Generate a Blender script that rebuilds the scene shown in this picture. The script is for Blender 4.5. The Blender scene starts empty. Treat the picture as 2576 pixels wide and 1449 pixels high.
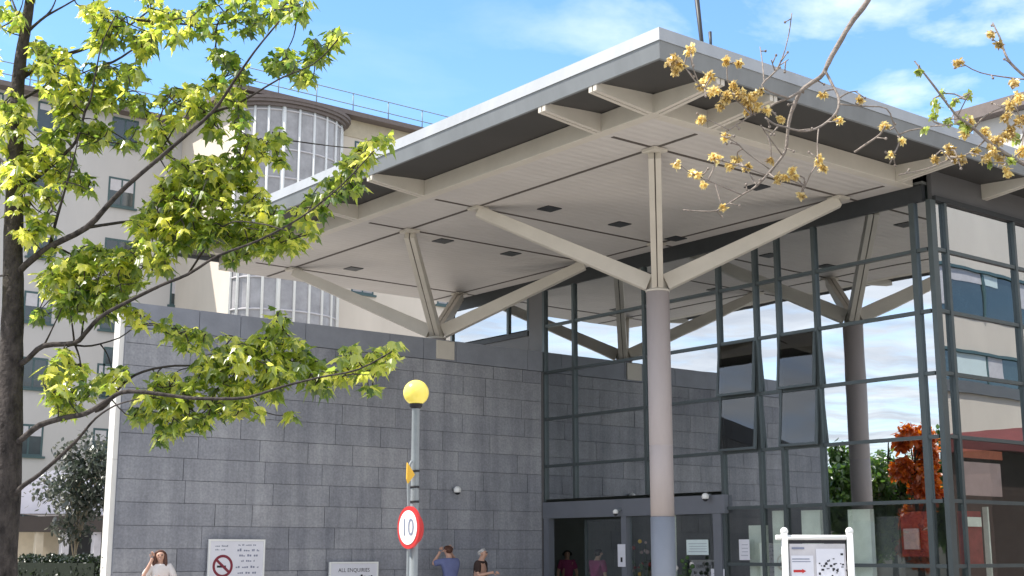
import bpy, bmesh, math, random
from mathutils import Vector, Matrix, Quaternion
random.seed(7)
S = bpy.context.scene
COL = S.collection
PI = math.pi

# ------------------------------------------------------------------ camera frame
FPX, PITCH, YAW, H = 3324.5, math.radians(11.312), math.radians(51.409), 1.65
SA, CA, SP, CP = math.sin(YAW), math.cos(YAW), math.sin(PITCH), math.cos(PITCH)

def ray(u, v):
    xc, yc = (u - 1288) / FPX, (724.5 - v) / FPX
    d, z = CP - yc * SP, SP + yc * CP
    return Vector((xc * SA + d * CA, -xc * CA + d * SA, z))
CAM = Vector((0, 0, H))
def onA(u, v, a): r = ray(u, v); return CAM + r * (a / r.x)
def onB(u, v, b): r = ray(u, v); return CAM + r * (b / r.y)
def onZ(u, v, z): r = ray(u, v); return CAM + r * ((z - H) / r.z)
def at(u, v, depth):            # depth measured level with the ground
    r = ray(u, v); d = r.x * CA + r.y * SA
    return CAM + r * (depth / d)
def frame(l, d, z=0):           # sideways, ahead, up  ->  world
    return Vector((l * SA + d * CA, -l * CA + d * SA, z))
RIGHT, AHEAD, UP = frame(1, 0), frame(0, 1), Vector((0, 0, 1))

# ------------------------------------------------------------------ materials
def lin(c):
    return tuple(((x / 255) / 12.92 if x <= 10 else (((x / 255) + 0.055) / 1.055) ** 2.4) for x in c)

def mat(name, col, rough=0.7, var=0.12, scale=4.0, bump=0.0, bscale=60, metal=0.0, spec=0.4, streak=0.0, emit=None, col2=None):
    m = bpy.data.materials.new(name); m.use_nodes = True
    nt = m.node_tree; N = nt.nodes; L = nt.links
    p = N['Principled BSDF']
    p.inputs['Roughness'].default_value = rough
    p.inputs['Metallic'].default_value = metal
    p.inputs['Specular IOR Level'].default_value = spec
    tc = N.new('ShaderNodeTexCoord')
    n = N.new('ShaderNodeTexNoise'); n.inputs['Scale'].default_value = scale
    n.inputs['Detail'].default_value = 6; n.inputs['Roughness'].default_value = 0.65
    mp = N.new('ShaderNodeMapping'); L.new(tc.outputs['Object'], mp.inputs['Vector'])
    if streak: mp.inputs['Scale'].default_value = (1, 1, streak)
    L.new(mp.outputs['Vector'], n.inputs['Vector'])
    r = N.new('ShaderNodeValToRGB')
    r.color_ramp.elements[0].position = 0.28; r.color_ramp.elements[1].position = 0.72
    c2 = col2 or col
    r.color_ramp.elements[0].color = tuple(max(0, x * (1 - var)) for x in col) + (1,)
    r.color_ramp.elements[1].color = tuple(min(1, x * (1 + var)) for x in c2) + (1,)
    L.new(n.outputs['Fac'], r.inputs['Fac']); L.new(r.outputs['Color'], p.inputs['Base Color'])
    if bump:
        b = N.new('ShaderNodeBump'); b.inputs['Strength'].default_value = bump; b.inputs['Distance'].default_value = 0.02
        n2 = N.new('ShaderNodeTexNoise'); n2.inputs['Scale'].default_value = bscale; n2.inputs['Detail'].default_value = 5
        L.new(tc.outputs['Object'], n2.inputs['Vector']); L.new(n2.outputs['Fac'], b.inputs['Height'])
        L.new(b.outputs['Normal'], p.inputs['Normal'])
    if emit:
        p.inputs['Emission Color'].default_value = tuple(col) + (1,); p.inputs['Emission Strength'].default_value = emit
    return m

def stone_mat():
    m = mat('dark_stone', (0.13, 0.14, 0.17), 0.75, 0.1, 3)
    nt = m.node_tree; N = nt.nodes; L = nt.links; p = N['Principled BSDF']
    tc = N.new('ShaderNodeTexCoord'); 
    n = N.new('ShaderNodeTexNoise'); n.inputs['Scale'].default_value = 0.8; n.inputs['Detail'].default_value = 8; n.inputs['Roughness'].default_value = 0.7
    L.new(tc.outputs['Object'], n.inputs['Vector'])
    r = N.new('ShaderNodeValToRGB'); r.color_ramp.elements[0].position = 0.3; r.color_ramp.elements[1].position = 0.75
    r.color_ramp.elements[0].color = (0.72, 0.72, 0.74, 1); r.color_ramp.elements[1].color = (1.2, 1.18, 1.16, 1)
    L.new(n.outputs['Fac'], r.inputs['Fac'])
    n3 = N.new('ShaderNodeTexNoise'); n3.inputs['Scale'].default_value = 24; n3.inputs['Detail'].default_value = 6
    L.new(tc.outputs['Object'], n3.inputs['Vector'])
    r3 = N.new('ShaderNodeValToRGB'); r3.color_ramp.elements[0].position = 0.3; r3.color_ramp.elements[1].position = 0.7
    r3.color_ramp.elements[0].color = (0.86, 0.86, 0.86, 1); r3.color_ramp.elements[1].color = (1.12, 1.12, 1.12, 1)
    L.new(n3.outputs['Fac'], r3.inputs['Fac'])
    mx = N.new('ShaderNodeMixRGB'); mx.blend_type = 'MULTIPLY'; mx.inputs[0].default_value = 1
    L.new(r.outputs['Color'], mx.inputs[2])
    mx2 = N.new('ShaderNodeMixRGB'); mx2.blend_type = 'MULTIPLY'; mx2.inputs[0].default_value = 1
    L.new(mx.outputs[0], mx2.inputs[1]); L.new(r3.outputs['Color'], mx2.inputs[2])
    ms = N.new('ShaderNodeMapping'); ms.inputs['Scale'].default_value = (2.6, 2.6, 0.16); L.new(tc.outputs['Object'], ms.inputs['Vector'])
    n4 = N.new('ShaderNodeTexNoise'); n4.inputs['Scale'].default_value = 1.3; n4.inputs['Detail'].default_value = 7; n4.inputs['Roughness'].default_value = 0.7; L.new(ms.outputs[0], n4.inputs['Vector'])
    r4 = N.new('ShaderNodeValToRGB'); r4.color_ramp.elements[0].position = 0.32; r4.color_ramp.elements[1].position = 0.62; r4.color_ramp.elements[0].color = (0.74, 0.75, 0.77, 1); r4.color_ramp.elements[1].color = (1.06, 1.06, 1.06, 1)
    L.new(n4.outputs['Fac'], r4.inputs['Fac'])
    mx3 = N.new('ShaderNodeMixRGB'); mx3.blend_type = 'MULTIPLY'; mx3.inputs[0].default_value = 1; L.new(mx2.outputs[0], mx3.inputs[1]); L.new(r4.outputs['Color'], mx3.inputs[2])
    ta = N.new('ShaderNodeAttribute'); ta.attribute_name = 'tone'
    rt_ = N.new('ShaderNodeValToRGB'); rt_.color_ramp.elements[0].color = (0.262, 0.270, 0.302, 1); rt_.color_ramp.elements[1].color = (0.365, 0.370, 0.390, 1)
    k_ = rt_.color_ramp.elements.new(0.5); k_.color = (0.312, 0.321, 0.348, 1); L.new(ta.outputs['Fac'], rt_.inputs['Fac']); L.new(rt_.outputs['Color'], mx.inputs[1])
    L.new(mx3.outputs[0], p.inputs['Base Color'])
    b = N.new('ShaderNodeBump'); b.inputs['Strength'].default_value = 0.35; b.inputs['Distance'].default_value = 0.01
    L.new(n3.outputs['Fac'], b.inputs['Height']); L.new(b.outputs['Normal'], p.inputs['Normal'])
    return m

def soffit_mat():
    m = mat('perforated_soffit', (0.56, 0.525, 0.50), 0.6, 0.09, 0.45)
    nt = m.node_tree; N = nt.nodes; L = nt.links; p = N['Principled BSDF']
    tc = N.new('ShaderNodeTexCoord'); w = N.new('ShaderNodeTexWave'); w.inputs['Scale'].default_value = 1.6; w.bands_direction = 'Y'
    L.new(tc.outputs['Object'], w.inputs['Vector'])
    b = N.new('ShaderNodeBump'); b.inputs['Strength'].default_value = 0.25; b.inputs['Distance'].default_value = 0.03
    L.new(w.outputs['Fac'], b.inputs['Height']); L.new(b.outputs['Normal'], p.inputs['Normal'])
    return m

def glass_mat(name, refl, tint, rtint=(0.93, 0.97, 1.0)):
    m = bpy.data.materials.new(name); m.use_nodes = True
    nt = m.node_tree; N = nt.nodes; L = nt.links; N.remove(N['Principled BSDF'])
    g = N.new('ShaderNodeBsdfGlossy'); g.inputs['Roughness'].default_value = 0.0; g.inputs['Color'].default_value = rtint + (1,)
    t = N.new('ShaderNodeBsdfTransparent'); t.inputs['Color'].default_value = tint + (1,)
    tc = N.new('ShaderNodeTexCoord'); n = N.new('ShaderNodeTexNoise'); n.inputs['Scale'].default_value = 0.9; n.inputs['Detail'].default_value = 1
    L.new(tc.outputs['Object'], n.inputs['Vector'])
    b = N.new('ShaderNodeBump'); b.inputs['Strength'].default_value = 0.09; b.inputs['Distance'].default_value = 0.02
    L.new(n.outputs['Fac'], b.inputs['Height']); L.new(b.outputs['Normal'], g.inputs['Normal'])
    mx = N.new('ShaderNodeMixShader'); ge = N.new('ShaderNodeNewGeometry'); mt = N.new('ShaderNodeMath'); mt.operation = 'MULTIPLY_ADD'
    L.new(ge.outputs['Backfacing'], mt.inputs[0]); mt.inputs[1].default_value = -refl; mt.inputs[2].default_value = refl; L.new(mt.outputs[0], mx.inputs[0])
    L.new(t.outputs[0], mx.inputs[1]); L.new(g.outputs[0], mx.inputs[2])
    L.new(mx.outputs[0], N['Material Output'].inputs['Surface'])
    return m

def leaf_mat(name, dark, mid, light, trans=0.5):
    m = bpy.data.materials.new(name); m.use_nodes = True
    nt = m.node_tree; N = nt.nodes; L = nt.links; N.remove(N['Principled BSDF'])
    at_ = N.new('ShaderNodeAttribute'); at_.attribute_name = 'tone'
    r = N.new('ShaderNodeValToRGB'); e = r.color_ramp.elements
    e[0].position = 0.0; e[0].color = dark + (1,); e[1].position = 1.0; e[1].color = light + (1,)
    k = e.new(0.5); k.color = mid + (1,)
    L.new(at_.outputs['Fac'], r.inputs['Fac'])
    d = N.new('ShaderNodeBsdfDiffuse'); t = N.new('ShaderNodeBsdfTranslucent')
    L.new(r.outputs['Color'], d.inputs['Color'])
    hs = N.new('ShaderNodeHueSaturation'); hs.inputs['Value'].default_value = 2.0; hs.inputs['Saturation'].default_value = 1.05
    L.new(r.outputs['Color'], hs.inputs['Color']); L.new(hs.outputs['Color'], t.inputs['Color'])
    mx = N.new('ShaderNodeMixShader'); mx.inputs[0].default_value = trans
    L.new(d.outputs[0], mx.inputs[1]); L.new(t.outputs[0], mx.inputs[2])
    g = N.new('ShaderNodeBsdfGlossy'); g.inputs['Roughness'].default_value = 0.34
    m2 = N.new('ShaderNodeMixShader'); m2.inputs[0].default_value = 0.09
    L.new(mx.outputs[0], m2.inputs[1]); L.new(g.outputs[0], m2.inputs[2])
    L.new(m2.outputs[0], N['Material Output'].inputs['Surface'])
    return m

M = dict(
    stone=stone_mat(), soffit=soffit_mat(),
    coping=mat('stone_coping', (0.245, 0.258, 0.295), 0.7, 0.12, 2, 0.2, 30),
    limestone=mat('pale_wall_end', (0.72, 0.70, 0.66), 0.7, 0.08, 3, 0.15, 40, streak=0.3),
    cream=mat('cream_steel', (0.585, 0.54, 0.475), 0.5, 0.09, 1.2),
    fascia=mat('pale_metal_fascia', (0.34, 0.355, 0.37), 0.45, 0.12, 1.6, metal=0.1, streak=0.2),
    fascia2=mat('grey_metal_fascia', (0.21, 0.222, 0.232), 0.45, 0.14, 1.6, metal=0.1, streak=0.2),
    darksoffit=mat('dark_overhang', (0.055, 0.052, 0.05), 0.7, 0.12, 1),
    roof=mat('roof_deck', (0.25, 0.26, 0.27), 0.7), groove=mat('shadow_gap', (0.10, 0.085, 0.075), 0.8),
    column=mat('column_paint', (0.42, 0.37, 0.365), 0.5, 0.10, 1.5, streak=0.3), casing=mat('column_casing', (0.235, 0.26, 0.31), 0.4, 0.05, 2),
    mull=mat('grey_aluminium', (0.09, 0.108, 0.112), 0.35, 0.08, 3, metal=0.4),
    head=mat('dark_steel_head', (0.035, 0.038, 0.042), 0.5), panel=mat('grey_cladding', (0.125, 0.122, 0.125), 0.45, 0.06, 1.5),
    lintel=mat('door_header', (0.15, 0.16, 0.185), 0.4, 0.06, 2),
    glass=glass_mat('coated_glass', 0.60, (0.42, 0.50, 0.48)), glassdark=glass_mat('ventilator_glass', 0.10, (0.55, 0.53, 0.50)),
    glassin=glass_mat('clear_glass', 0.22, (0.92, 0.96, 0.95)),
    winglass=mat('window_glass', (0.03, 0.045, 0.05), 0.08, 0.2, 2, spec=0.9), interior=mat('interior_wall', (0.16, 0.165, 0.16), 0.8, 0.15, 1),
    intcol=mat('interior_cream', (0.80, 0.79, 0.70), 0.6), red=mat('red_board', (0.26, 0.035, 0.03), 0.6, 0.3, 5), pink=mat('pink_board', (0.46, 0.31, 0.30), 0.6, 0.1, 5),
    orange=mat('orange_board', (0.42, 0.12, 0.07), 0.6, 0.2, 5),
    render=mat('cream_render', (0.64, 0.57, 0.49), 0.85, 0.07, 0.5, 0.1, 20, streak=0.35), render2=mat('pale_render', (0.52, 0.50, 0.485), 0.85, 0.06, 0.5, streak=0.35),
    eaves=mat('brown_eaves', (0.165, 0.135, 0.125), 0.7), rail=mat('rail_steel', (0.24, 0.30, 0.34), 0.5),
    white=mat('white_paint', (0.80, 0.80, 0.78), 0.45, 0.04, 3), whitesign=mat('white_sign', (0.70, 0.70, 0.76), 0.4, 0.04, 4),
    teal=mat('teal_frame', (0.06, 0.105, 0.11), 0.4), blind=mat('pale_blind', (0.55, 0.53, 0.55), 0.7), lilac=mat('bay_glass', (0.34, 0.33, 0.34), 0.3, 0.3, 1.2, spec=0.5),
    black=mat('black_print', (0.02, 0.02, 0.025), 0.6), greyprint=mat('grey_print', (0.20, 0.22, 0.30), 0.6), redsign=mat('red_sign', (0.52, 0.03, 0.03), 0.4, 0.08),
    darkred=mat('dark_red_print', (0.20, 0.02, 0.04), 0.5),
    amber=mat('amber_globe', (0.86, 0.70, 0.13), 0.22, 0.03, 2, spec=0.7, emit=0.12), polepaint=mat('grey_pole', (0.26, 0.285, 0.30), 0.45, 0.1, 6), yellow=mat('yellow_plate', (0.80, 0.46, 0.05), 0.5),
    bark=mat('maple_bark', (0.017, 0.013, 0.012), 0.95, 0.45, 16, 0.9, 30, streak=0.5, col2=(0.06, 0.05, 0.045)), bark2=mat('pale_bark', (0.26, 0.22, 0.19), 0.9, 0.4, 14, 0.6, 60), bark3=mat('young_bark', (0.35, 0.29, 0.20), 0.9, 0.2),
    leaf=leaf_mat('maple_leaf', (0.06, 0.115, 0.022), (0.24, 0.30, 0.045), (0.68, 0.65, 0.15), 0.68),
    shrubleaf=leaf_mat('grey_leaf', (0.02, 0.03, 0.02), (0.05, 0.065, 0.045), (0.20, 0.19, 0.15), 0.3),
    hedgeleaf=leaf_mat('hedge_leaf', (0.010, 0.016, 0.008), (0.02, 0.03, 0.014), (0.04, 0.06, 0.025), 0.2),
    greenleaf=leaf_mat('green_leaf', (0.03, 0.07, 0.015), (0.08, 0.15, 0.03), (0.20, 0.28, 0.06), 0.5),
    orangeleaf=leaf_mat('orange_leaf', (0.30, 0.05, 0.012), (0.50, 0.12, 0.015), (0.62, 0.24, 0.02), 0.4),
    blossom=leaf_mat('blossom', (0.24, 0.155, 0.065), (0.55, 0.42, 0.16), (0.84, 0.74, 0.36), 0.4), budleaf=leaf_mat('bud_leaf', (0.16, 0.20, 0.04), (0.30, 0.36, 0.08), (0.48, 0.52, 0.16), 0.45),
    asphalt=mat('asphalt', (0.05, 0.05, 0.052), 0.9, 0.2, 8, 0.3, 80), paving=mat('pale_paving', (0.38, 0.36, 0.33), 0.85, 0.12, 1.2, 0.2, 40), grass=mat('grass', (0.06, 0.09, 0.03), 0.9, 0.3, 3), marking=mat('road_marking', (0.75, 0.75, 0.72), 0.7),
    redroof=mat('red_roof', (0.13, 0.03, 0.028), 0.8, 0.2, 3), brick=mat('brown_brick', (0.11, 0.07, 0.06), 0.85, 0.2, 4),
    skin=mat('skin', (0.52, 0.31, 0.23), 0.55, 0.05, 8), brownhair=mat('brown_hair', (0.085, 0.035, 0.022), 0.6, 0.3, 20), greyhair=mat('grey_hair', (0.48, 0.47, 0.46), 0.7, 0.2, 20), darkhair=mat('dark_hair', (0.018, 0.014, 0.012), 0.5, 0.3, 20),
    whitetop=mat('white_top', (0.66, 0.62, 0.60), 0.85, 0.08, 9), bluetop=mat('blue_shirt', (0.13, 0.15, 0.29), 0.85, 0.12, 6), browntop=mat('brown_cardigan', (0.045, 0.028, 0.024), 0.9, 0.2, 8), magenta=mat('magenta_top', (0.30, 0.05, 0.14), 0.85, 0.15, 6),
    darktrouser=mat('dark_trousers', (0.02, 0.022, 0.03), 0.9), jeans=mat('blue_trousers', (0.05, 0.07, 0.13), 0.9), skyblue=mat('pale_blue_cloth', (0.33, 0.52, 0.60), 0.8),
    green=mat('plant_stem', (0.05, 0.10, 0.03), 0.8), paleseat=mat('porch_render', (0.62, 0.60, 0.66), 0.8, 0.06), darkbeam=mat('porch_beam', (0.05, 0.04, 0.035), 0.8), tan=mat('tan_panel', (0.52, 0.45, 0.34), 0.8, 0.08),
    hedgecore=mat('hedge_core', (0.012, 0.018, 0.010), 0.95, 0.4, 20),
    paper=mat('paper_notice', (0.62, 0.72, 0.72), 0.7, 0.05),
)

# ------------------------------------------------------------------ mesh helpers
class MB:
    def __init__(s): s.v = []; s.f = []; s.mi = []; s.tone = []; s.sm = []
    def add(s, vs, fs, mi=0, smooth=False):
        o = len(s.v); s.v += [tuple(v) for v in vs]
        for f in fs: s.f.append(tuple(i + o for i in f)); s.mi.append(mi); s.sm.append(smooth)
    def box(s, x0, x1, y0, y1, z0, z1, mi=0):
        s.add([(x0, y0, z0), (x1, y0, z0), (x1, y1, z0), (x0, y1, z0), (x0, y0, z1), (x1, y0, z1), (x1, y1, z1), (x0, y1, z1)],
              [(0, 3, 2, 1), (4, 5, 6, 7), (0, 1, 5, 4), (1, 2, 6, 5), (2, 3, 7, 6), (3, 0, 4, 7)], mi)
    def hexa(s, P, mi=0):           # eight corners, lower four then upper four
        s.add(P, [(0, 3, 2, 1), (4, 5, 6, 7), (0, 1, 5, 4), (1, 2, 6, 5), (2, 3, 7, 6), (3, 0, 4, 7)], mi)
    def beam(s, p, q, w, h, w2=None, h2=None, up=UP, off=0.0, mi=0):
        p, q = Vector(p), Vector(q); d = (q - p).normalized()
        x = d.cross(up).normalized(); y = x.cross(d).normalized()
        w2 = w if w2 is None else w2; h2 = h if h2 is None else h2
        c = lambda o, a, b, ww, hh: o + x * (a * ww / 2 + off) + y * (b * hh / 2)
        s.hexa([c(p, -1, -1, w, h), c(p, 1, -1, w, h), c(q, 1, -1, w2, h2), c(q, -1, -1, w2, h2),
                c(p, -1, 1, w, h), c(p, 1, 1, w, h), c(q, 1, 1, w2, h2), c(q, -1, 1, w2, h2)], mi)
    def tube(s, pts, rad, n=8, mi=0, cap=True, rough=0.0):
        pts = [Vector(p) for p in pts]
        rad = rad if hasattr(rad, '__len__') else [rad] * len(pts)
        o = len(s.v); t = (pts[1] - pts[0]).normalized()
        x = t.orthogonal().normalized(); rings = []
        for i, p in enumerate(pts):
            t2 = (pts[min(i + 1, len(pts) - 1)] - pts[max(i - 1, 0)]).normalized()
            x = (x - t2 * x.dot(t2)); x = x.normalized() if x.length > 1e-6 else t2.orthogonal().normalized()
            y = t2.cross(x)
            for k in range(n):
                a = 2 * PI * k / n; r = rad[i] * (1 + (random.uniform(-rough, rough) if rough else 0))
                s.v.append(tuple(p + (x * math.cos(a) + y * math.sin(a)) * r))
        for i in range(len(pts) - 1):
            for k in range(n):
                a, b = o + i * n + k, o + i * n + (k + 1) % n
                s.f.append((a, b, b + n, a + n)); s.mi.append(mi); s.sm.append(True)
        if cap:
            s.f.append(tuple(o + k for k in reversed(range(n)))); s.mi.append(mi); s.sm.append(False)
            e = o + (len(pts) - 1) * n
            s.f.append(tuple(e + k for k in range(n))); s.mi.append(mi); s.sm.append(False)
    def lathe(s, prof, n=24, c=(0, 0, 0), mi=0):
        s.tube([(c[0], c[1], c[2] + z) for r, z in prof], [max(r, 1e-4) for r, z in prof], n, mi)
    def ball(s, c, r, n=16, m=10, sz=1.0, mi=0):
        s.lathe([(r * math.sin(PI * i / m), -r * sz * math.cos(PI * i / m)) for i in range(m + 1)], n, c, mi)
    def prism(s, poly, origin, ux, uy, thick, mi=0):    # flat outline in ux,uy given a thickness behind it
        n = Vector(ux).cross(Vector(uy)).normalized(); O = Vector(origin)
        a = [O + Vector(ux) * x + Vector(uy) * y for x, y in poly]; b = [p - n * thick for p in a]
        k = len(poly); o = len(s.v); s.v += [tuple(p) for p in a + b]
        s.f.append(tuple(range(o, o + k))); s.f.append(tuple(reversed(range(o + k, o + 2 * k))))
        for i in range(k): s.f.append((o + i, o + k + i, o + k + (i + 1) % k, o + (i + 1) % k))
        s.mi += [mi] * (k + 2); s.sm += [False] * (k + 2)
    def build(s, name, mats, parent=None, bevel=0.0, loc=None):
        me = bpy.data.meshes.new(name)
        vs = s.v
        base = Vector(loc) if loc is not None else None
        if base is not None: vs = [(v[0] - base.x, v[1] - base.y, v[2] - base.z) for v in vs]
        me.from_pydata(vs, [], s.f)
        mats = mats if isinstance(mats, (list, tuple)) else [mats]
        for m in mats: me.materials.append(m)
        me.polygons.foreach_set('material_index', s.mi); me.polygons.foreach_set('use_smooth', s.sm)
        if s.tone:
            a = me.attributes.new('tone', 'FLOAT', 'FACE'); a.data.foreach_set('value', s.tone)
        me.update()
        o = bpy.data.objects.new(name, me); COL.objects.link(o)
        if base is not None: o.location = base
        if parent is not None: attach(o, parent)
        if bevel:
            b = o.modifiers.new('bevel', 'BEVEL'); b.width = bevel; b.segments = 2; b.limit_method = 'ANGLE'
        return o

def attach(o, parent):
    w = o.matrix_basis.copy(); o.parent = parent
    pm = Matrix.Translation(parent_world(parent)); o.matrix_parent_inverse = pm.inverted()
def parent_world(p):
    v = Vector((0, 0, 0)); q = p
    # roots carry a plain location; children are built in world coordinates
    while q is not None:
        if q.parent is None: v = Vector(q.location); break
        q = q.parent
    return v if p.parent is None else Vector((0, 0, 0)) + parent_offset(p)
def parent_offset(p): return Vector(p.location)

def thing(name, label, cat, loc=(0, 0, 0), group=None):
    o = bpy.data.objects.new(name, None); COL.objects.link(o); o.location = loc; o.empty_display_size = 0.2
    o['label'] = label; o['category'] = cat
    if group: o['group'] = group
    return o
def tag(o, label, cat, group=None):
    o['label'] = label; o['category'] = cat
    if group: o['group'] = group
    return o
def struct(o): o['kind'] = 'structure'; return o
def B(x0, x1, y0, y1, z0, z1): m = MB(); m.box(x0, x1, y0, y1, z0, z1); return m
def smooth(pts, k=4):
    P = [Vector(p) for p in pts]; out = []
    for i in range(len(P) - 1):
        a, b, c, d = P[max(i - 1, 0)], P[i], P[i + 1], P[min(i + 2, len(P) - 1)]
        for j in range(k):
            t = j / k
            out.append(0.5 * ((2 * b) + (c - a) * t + (2 * a - 5 * b + 4 * c - d) * t * t + (3 * b - a - 3 * c + d) * t ** 3))
    out.append(P[-1]); return out
def text_mesh(mb, txt, size, origin, ux, uy, depth=0.004, mi=0, align='LEFT'):
    cu = bpy.data.curves.new('lettering', 'FONT'); cu.body = txt; cu.size = size; cu.align_x = align; cu.resolution_u = 3
    ob = bpy.data.objects.new('lettering', cu); COL.objects.link(ob)
    bpy.context.view_layer.update()
    me = bpy.data.meshes.new_from_object(ob.evaluated_get(bpy.context.evaluated_depsgraph_get()))
    n = Vector(ux).cross(Vector(uy)).normalized()
    mb.add([Vector(origin) + Vector(ux) * v.co.x + Vector(uy) * v.co.y + n * depth for v in me.vertices], [tuple(p.vertices) for p in me.polygons], mi)
    bpy.data.objects.remove(ob); bpy.data.meshes.remove(me); bpy.data.curves.remove(cu)

# ================================================================== THE SETTING
g = MB(); g.add([(-1500, -1500, -0.13), (1500, -1500, -0.13), (1500, 1500, -0.13), (-1500, 1500, -0.13)], [(0, 1, 2, 3)])
struct(g.build('ground', M['grass']))
g = MB(); g.add([(2.2, -60, -0.12), (8.2, -60, -0.12), (8.2, 120, -0.12), (2.2, 120, -0.12)], [(0, 1, 2, 3)])
struct(g.build('road', M['asphalt']))
g = MB()
for i in range(6): g.add([(2.6 + i * 0.95, 9.4, -0.116), (3.1 + i * 0.95, 9.4, -0.116), (3.1 + i * 0.95, 12.2, -0.116), (2.6 + i * 0.95, 12.2, -0.116)], [(0, 1, 2, 3)])
struct(g.build('road_markings', M['marking']))
g = MB(); g.box(8.2, 60, -40, 54, -0.25, 0.0); struct(g.build('pavement', M['paving']))
g = MB(); g.box(8.08, 8.196, -40, 54, -0.25, 0.004); struct(g.build('kerb', M['coping']))
g = MB(); g.box(-40, 2.2, -60, 60, -0.2, -0.02); struct(g.build('car_park', M['paving']))

# ================================================================== ENTRANCE CANOPY
ZS, ZBT = 8.16, 8.46                         # soffit level, top of the edge beams
AF, AE, A1, A2, A3, A4 = 12.35, 13.56, 14.82, 19.70, 22.0, 26.8
AG = 20.2                                    # glass line
BR = 13.3                                    # side glass face
FAR = 28.2
can = thing('entrance_canopy', 'large pale flat entrance canopy roof with cream edge beams over the glass entrance', 'canopy', (16, 16, ZS))
B(AF + 0.12, 38, AF + 0.12, FAR - 0.12, 8.5, 8.74).build('roof_deck', M['roof'], can)
def band(name, m_, z0, o0, z1, o1, t=0.05):   # one side of the roof edge at a time, mitred at the corners
    c = lambda o: [(AF + o, AF - 0.14 + o), (AF + o, FAR - o), (38, FAR - o), (38, AF - 0.14 + o)]
    for i, j in ((0, 1), (1, 2), (3, 0)):
        P = []
        for o, z in ((o0, z0), (o1, z1)):
            a_, b_, ai, bi = c(o)[i], c(o)[j], c(o + t)[i], c(o + t)[j]
            P += [(*a_, z), (*b_, z), (*bi, z), (*ai, z)]
        m = MB(); m.hexa(P); m.build(name, M[m_], can)
band('fascia_upper_band', 'fascia', 8.60, -0.015, 8.81, 0.03, 0.12); band('fascia_lower_band', 'fascia2', 8.36, 0.05, 8.597, 0.0)
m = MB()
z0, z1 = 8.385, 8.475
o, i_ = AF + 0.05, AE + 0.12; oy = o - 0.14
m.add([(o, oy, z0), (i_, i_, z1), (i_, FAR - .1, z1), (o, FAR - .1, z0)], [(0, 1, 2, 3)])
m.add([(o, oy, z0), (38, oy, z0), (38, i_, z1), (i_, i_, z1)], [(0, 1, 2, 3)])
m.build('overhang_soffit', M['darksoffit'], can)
B(AE + 0.03, AG - 0.02, AE + 0.03, FAR - 0.12, ZS + 0.006, ZS + 0.05).build('soffit_panels', M['soffit'], can)
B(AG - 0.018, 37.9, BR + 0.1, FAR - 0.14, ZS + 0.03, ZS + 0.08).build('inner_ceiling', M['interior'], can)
m = MB(); m.box(AE, AE + 0.2, AE, FAR - 0.13, ZS, ZBT); m.build('edge_beam', M['cream'], can, 0.01)
m = MB(); m.box(AE + 0.203, AG - 0.06, AE, AE + 0.2, ZS, ZBT); m.build('edge_beam', M['cream'], can, 0.01)
def bracket(p, q):
    m = MB()
    p, q = Vector(p), Vector(q); d = (q - p).normalized(); x = d.cross(UP)
    for s_ in (-1, 1):
        c0, c1 = s_ * 0.012, s_ * 0.085
        a0, a1 = min(c0, c1), max(c0, c1)
        m.hexa([p + x * a0 + UP * (ZS + 0.003), p + x * a1 + UP * (ZS + 0.003), q + x * a1 + UP * 8.27, q + x * a0 + UP * 8.27,
                p + x * a0 + UP * 8.462, p + x * a1 + UP * 8.462, q + x * a1 + UP * 8.395, q + x * a0 + UP * 8.395])
    m.build('bracket', M['cream'], can)
for b in (AE + 0.1, A1, A2, A3, A4): bracket((AE - 0.002, b, 0), (AF + 0.06, b, 0))
for a in (AE + 0.1, A1, A2): bracket((a, AE - 0.002, 0), (a, AF - 0.06, 0))
for a in (A3, A3 + 4.8): bracket((a, BR - 0.012, 0), (a, AF - 0.06, 0))
m = MB(); j = 0.032
def jl(x0, x1, y0, y1): m.box(x0, x1, y0, y1, ZS - 0.004, ZS + 0.004)
for b in (A1, A2, A3, A4): jl(AE + 0.32, AG - 0.05, b - j, b + j)
for a in (A1, A2):
    e = [AE + 0.32, A1 - j - .003, A1 + j + .003, A2 - j - .003, A2 + j + .003, A3 - j - .003, A3 + j + .003, A4 - j - .003, A4 + j + .003, FAR - 0.2]
    for k in range(0, 10, 2): jl(a - j, a + j, e[k], e[k + 1])
m.build('panel_joints', M['groove'], can)
for u, v in ((1382, 525), (1559, 564), (1114, 606), (1285, 638), (889, 676), (1905, 470), (1700, 600)):
    p = onZ(u, v, ZS); m = MB(); m.box(p.x - 0.17, p.x + 0.17, p.y - 0.17, p.y + 0.17, ZS - 0.012, ZS + 0.02); m.build('downlight', M['head'], can)
B(AG - 0.05, AG + 0.05, BR + 0.1, FAR - 0.3, 7.86, ZS + 0.004).build('head_beam', M['head'], can)
B(AG + 0.1, 37.5, BR - 0.01, BR + 0.08, 7.86, 8.445).build('head_panel', M['panel'], can)

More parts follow.
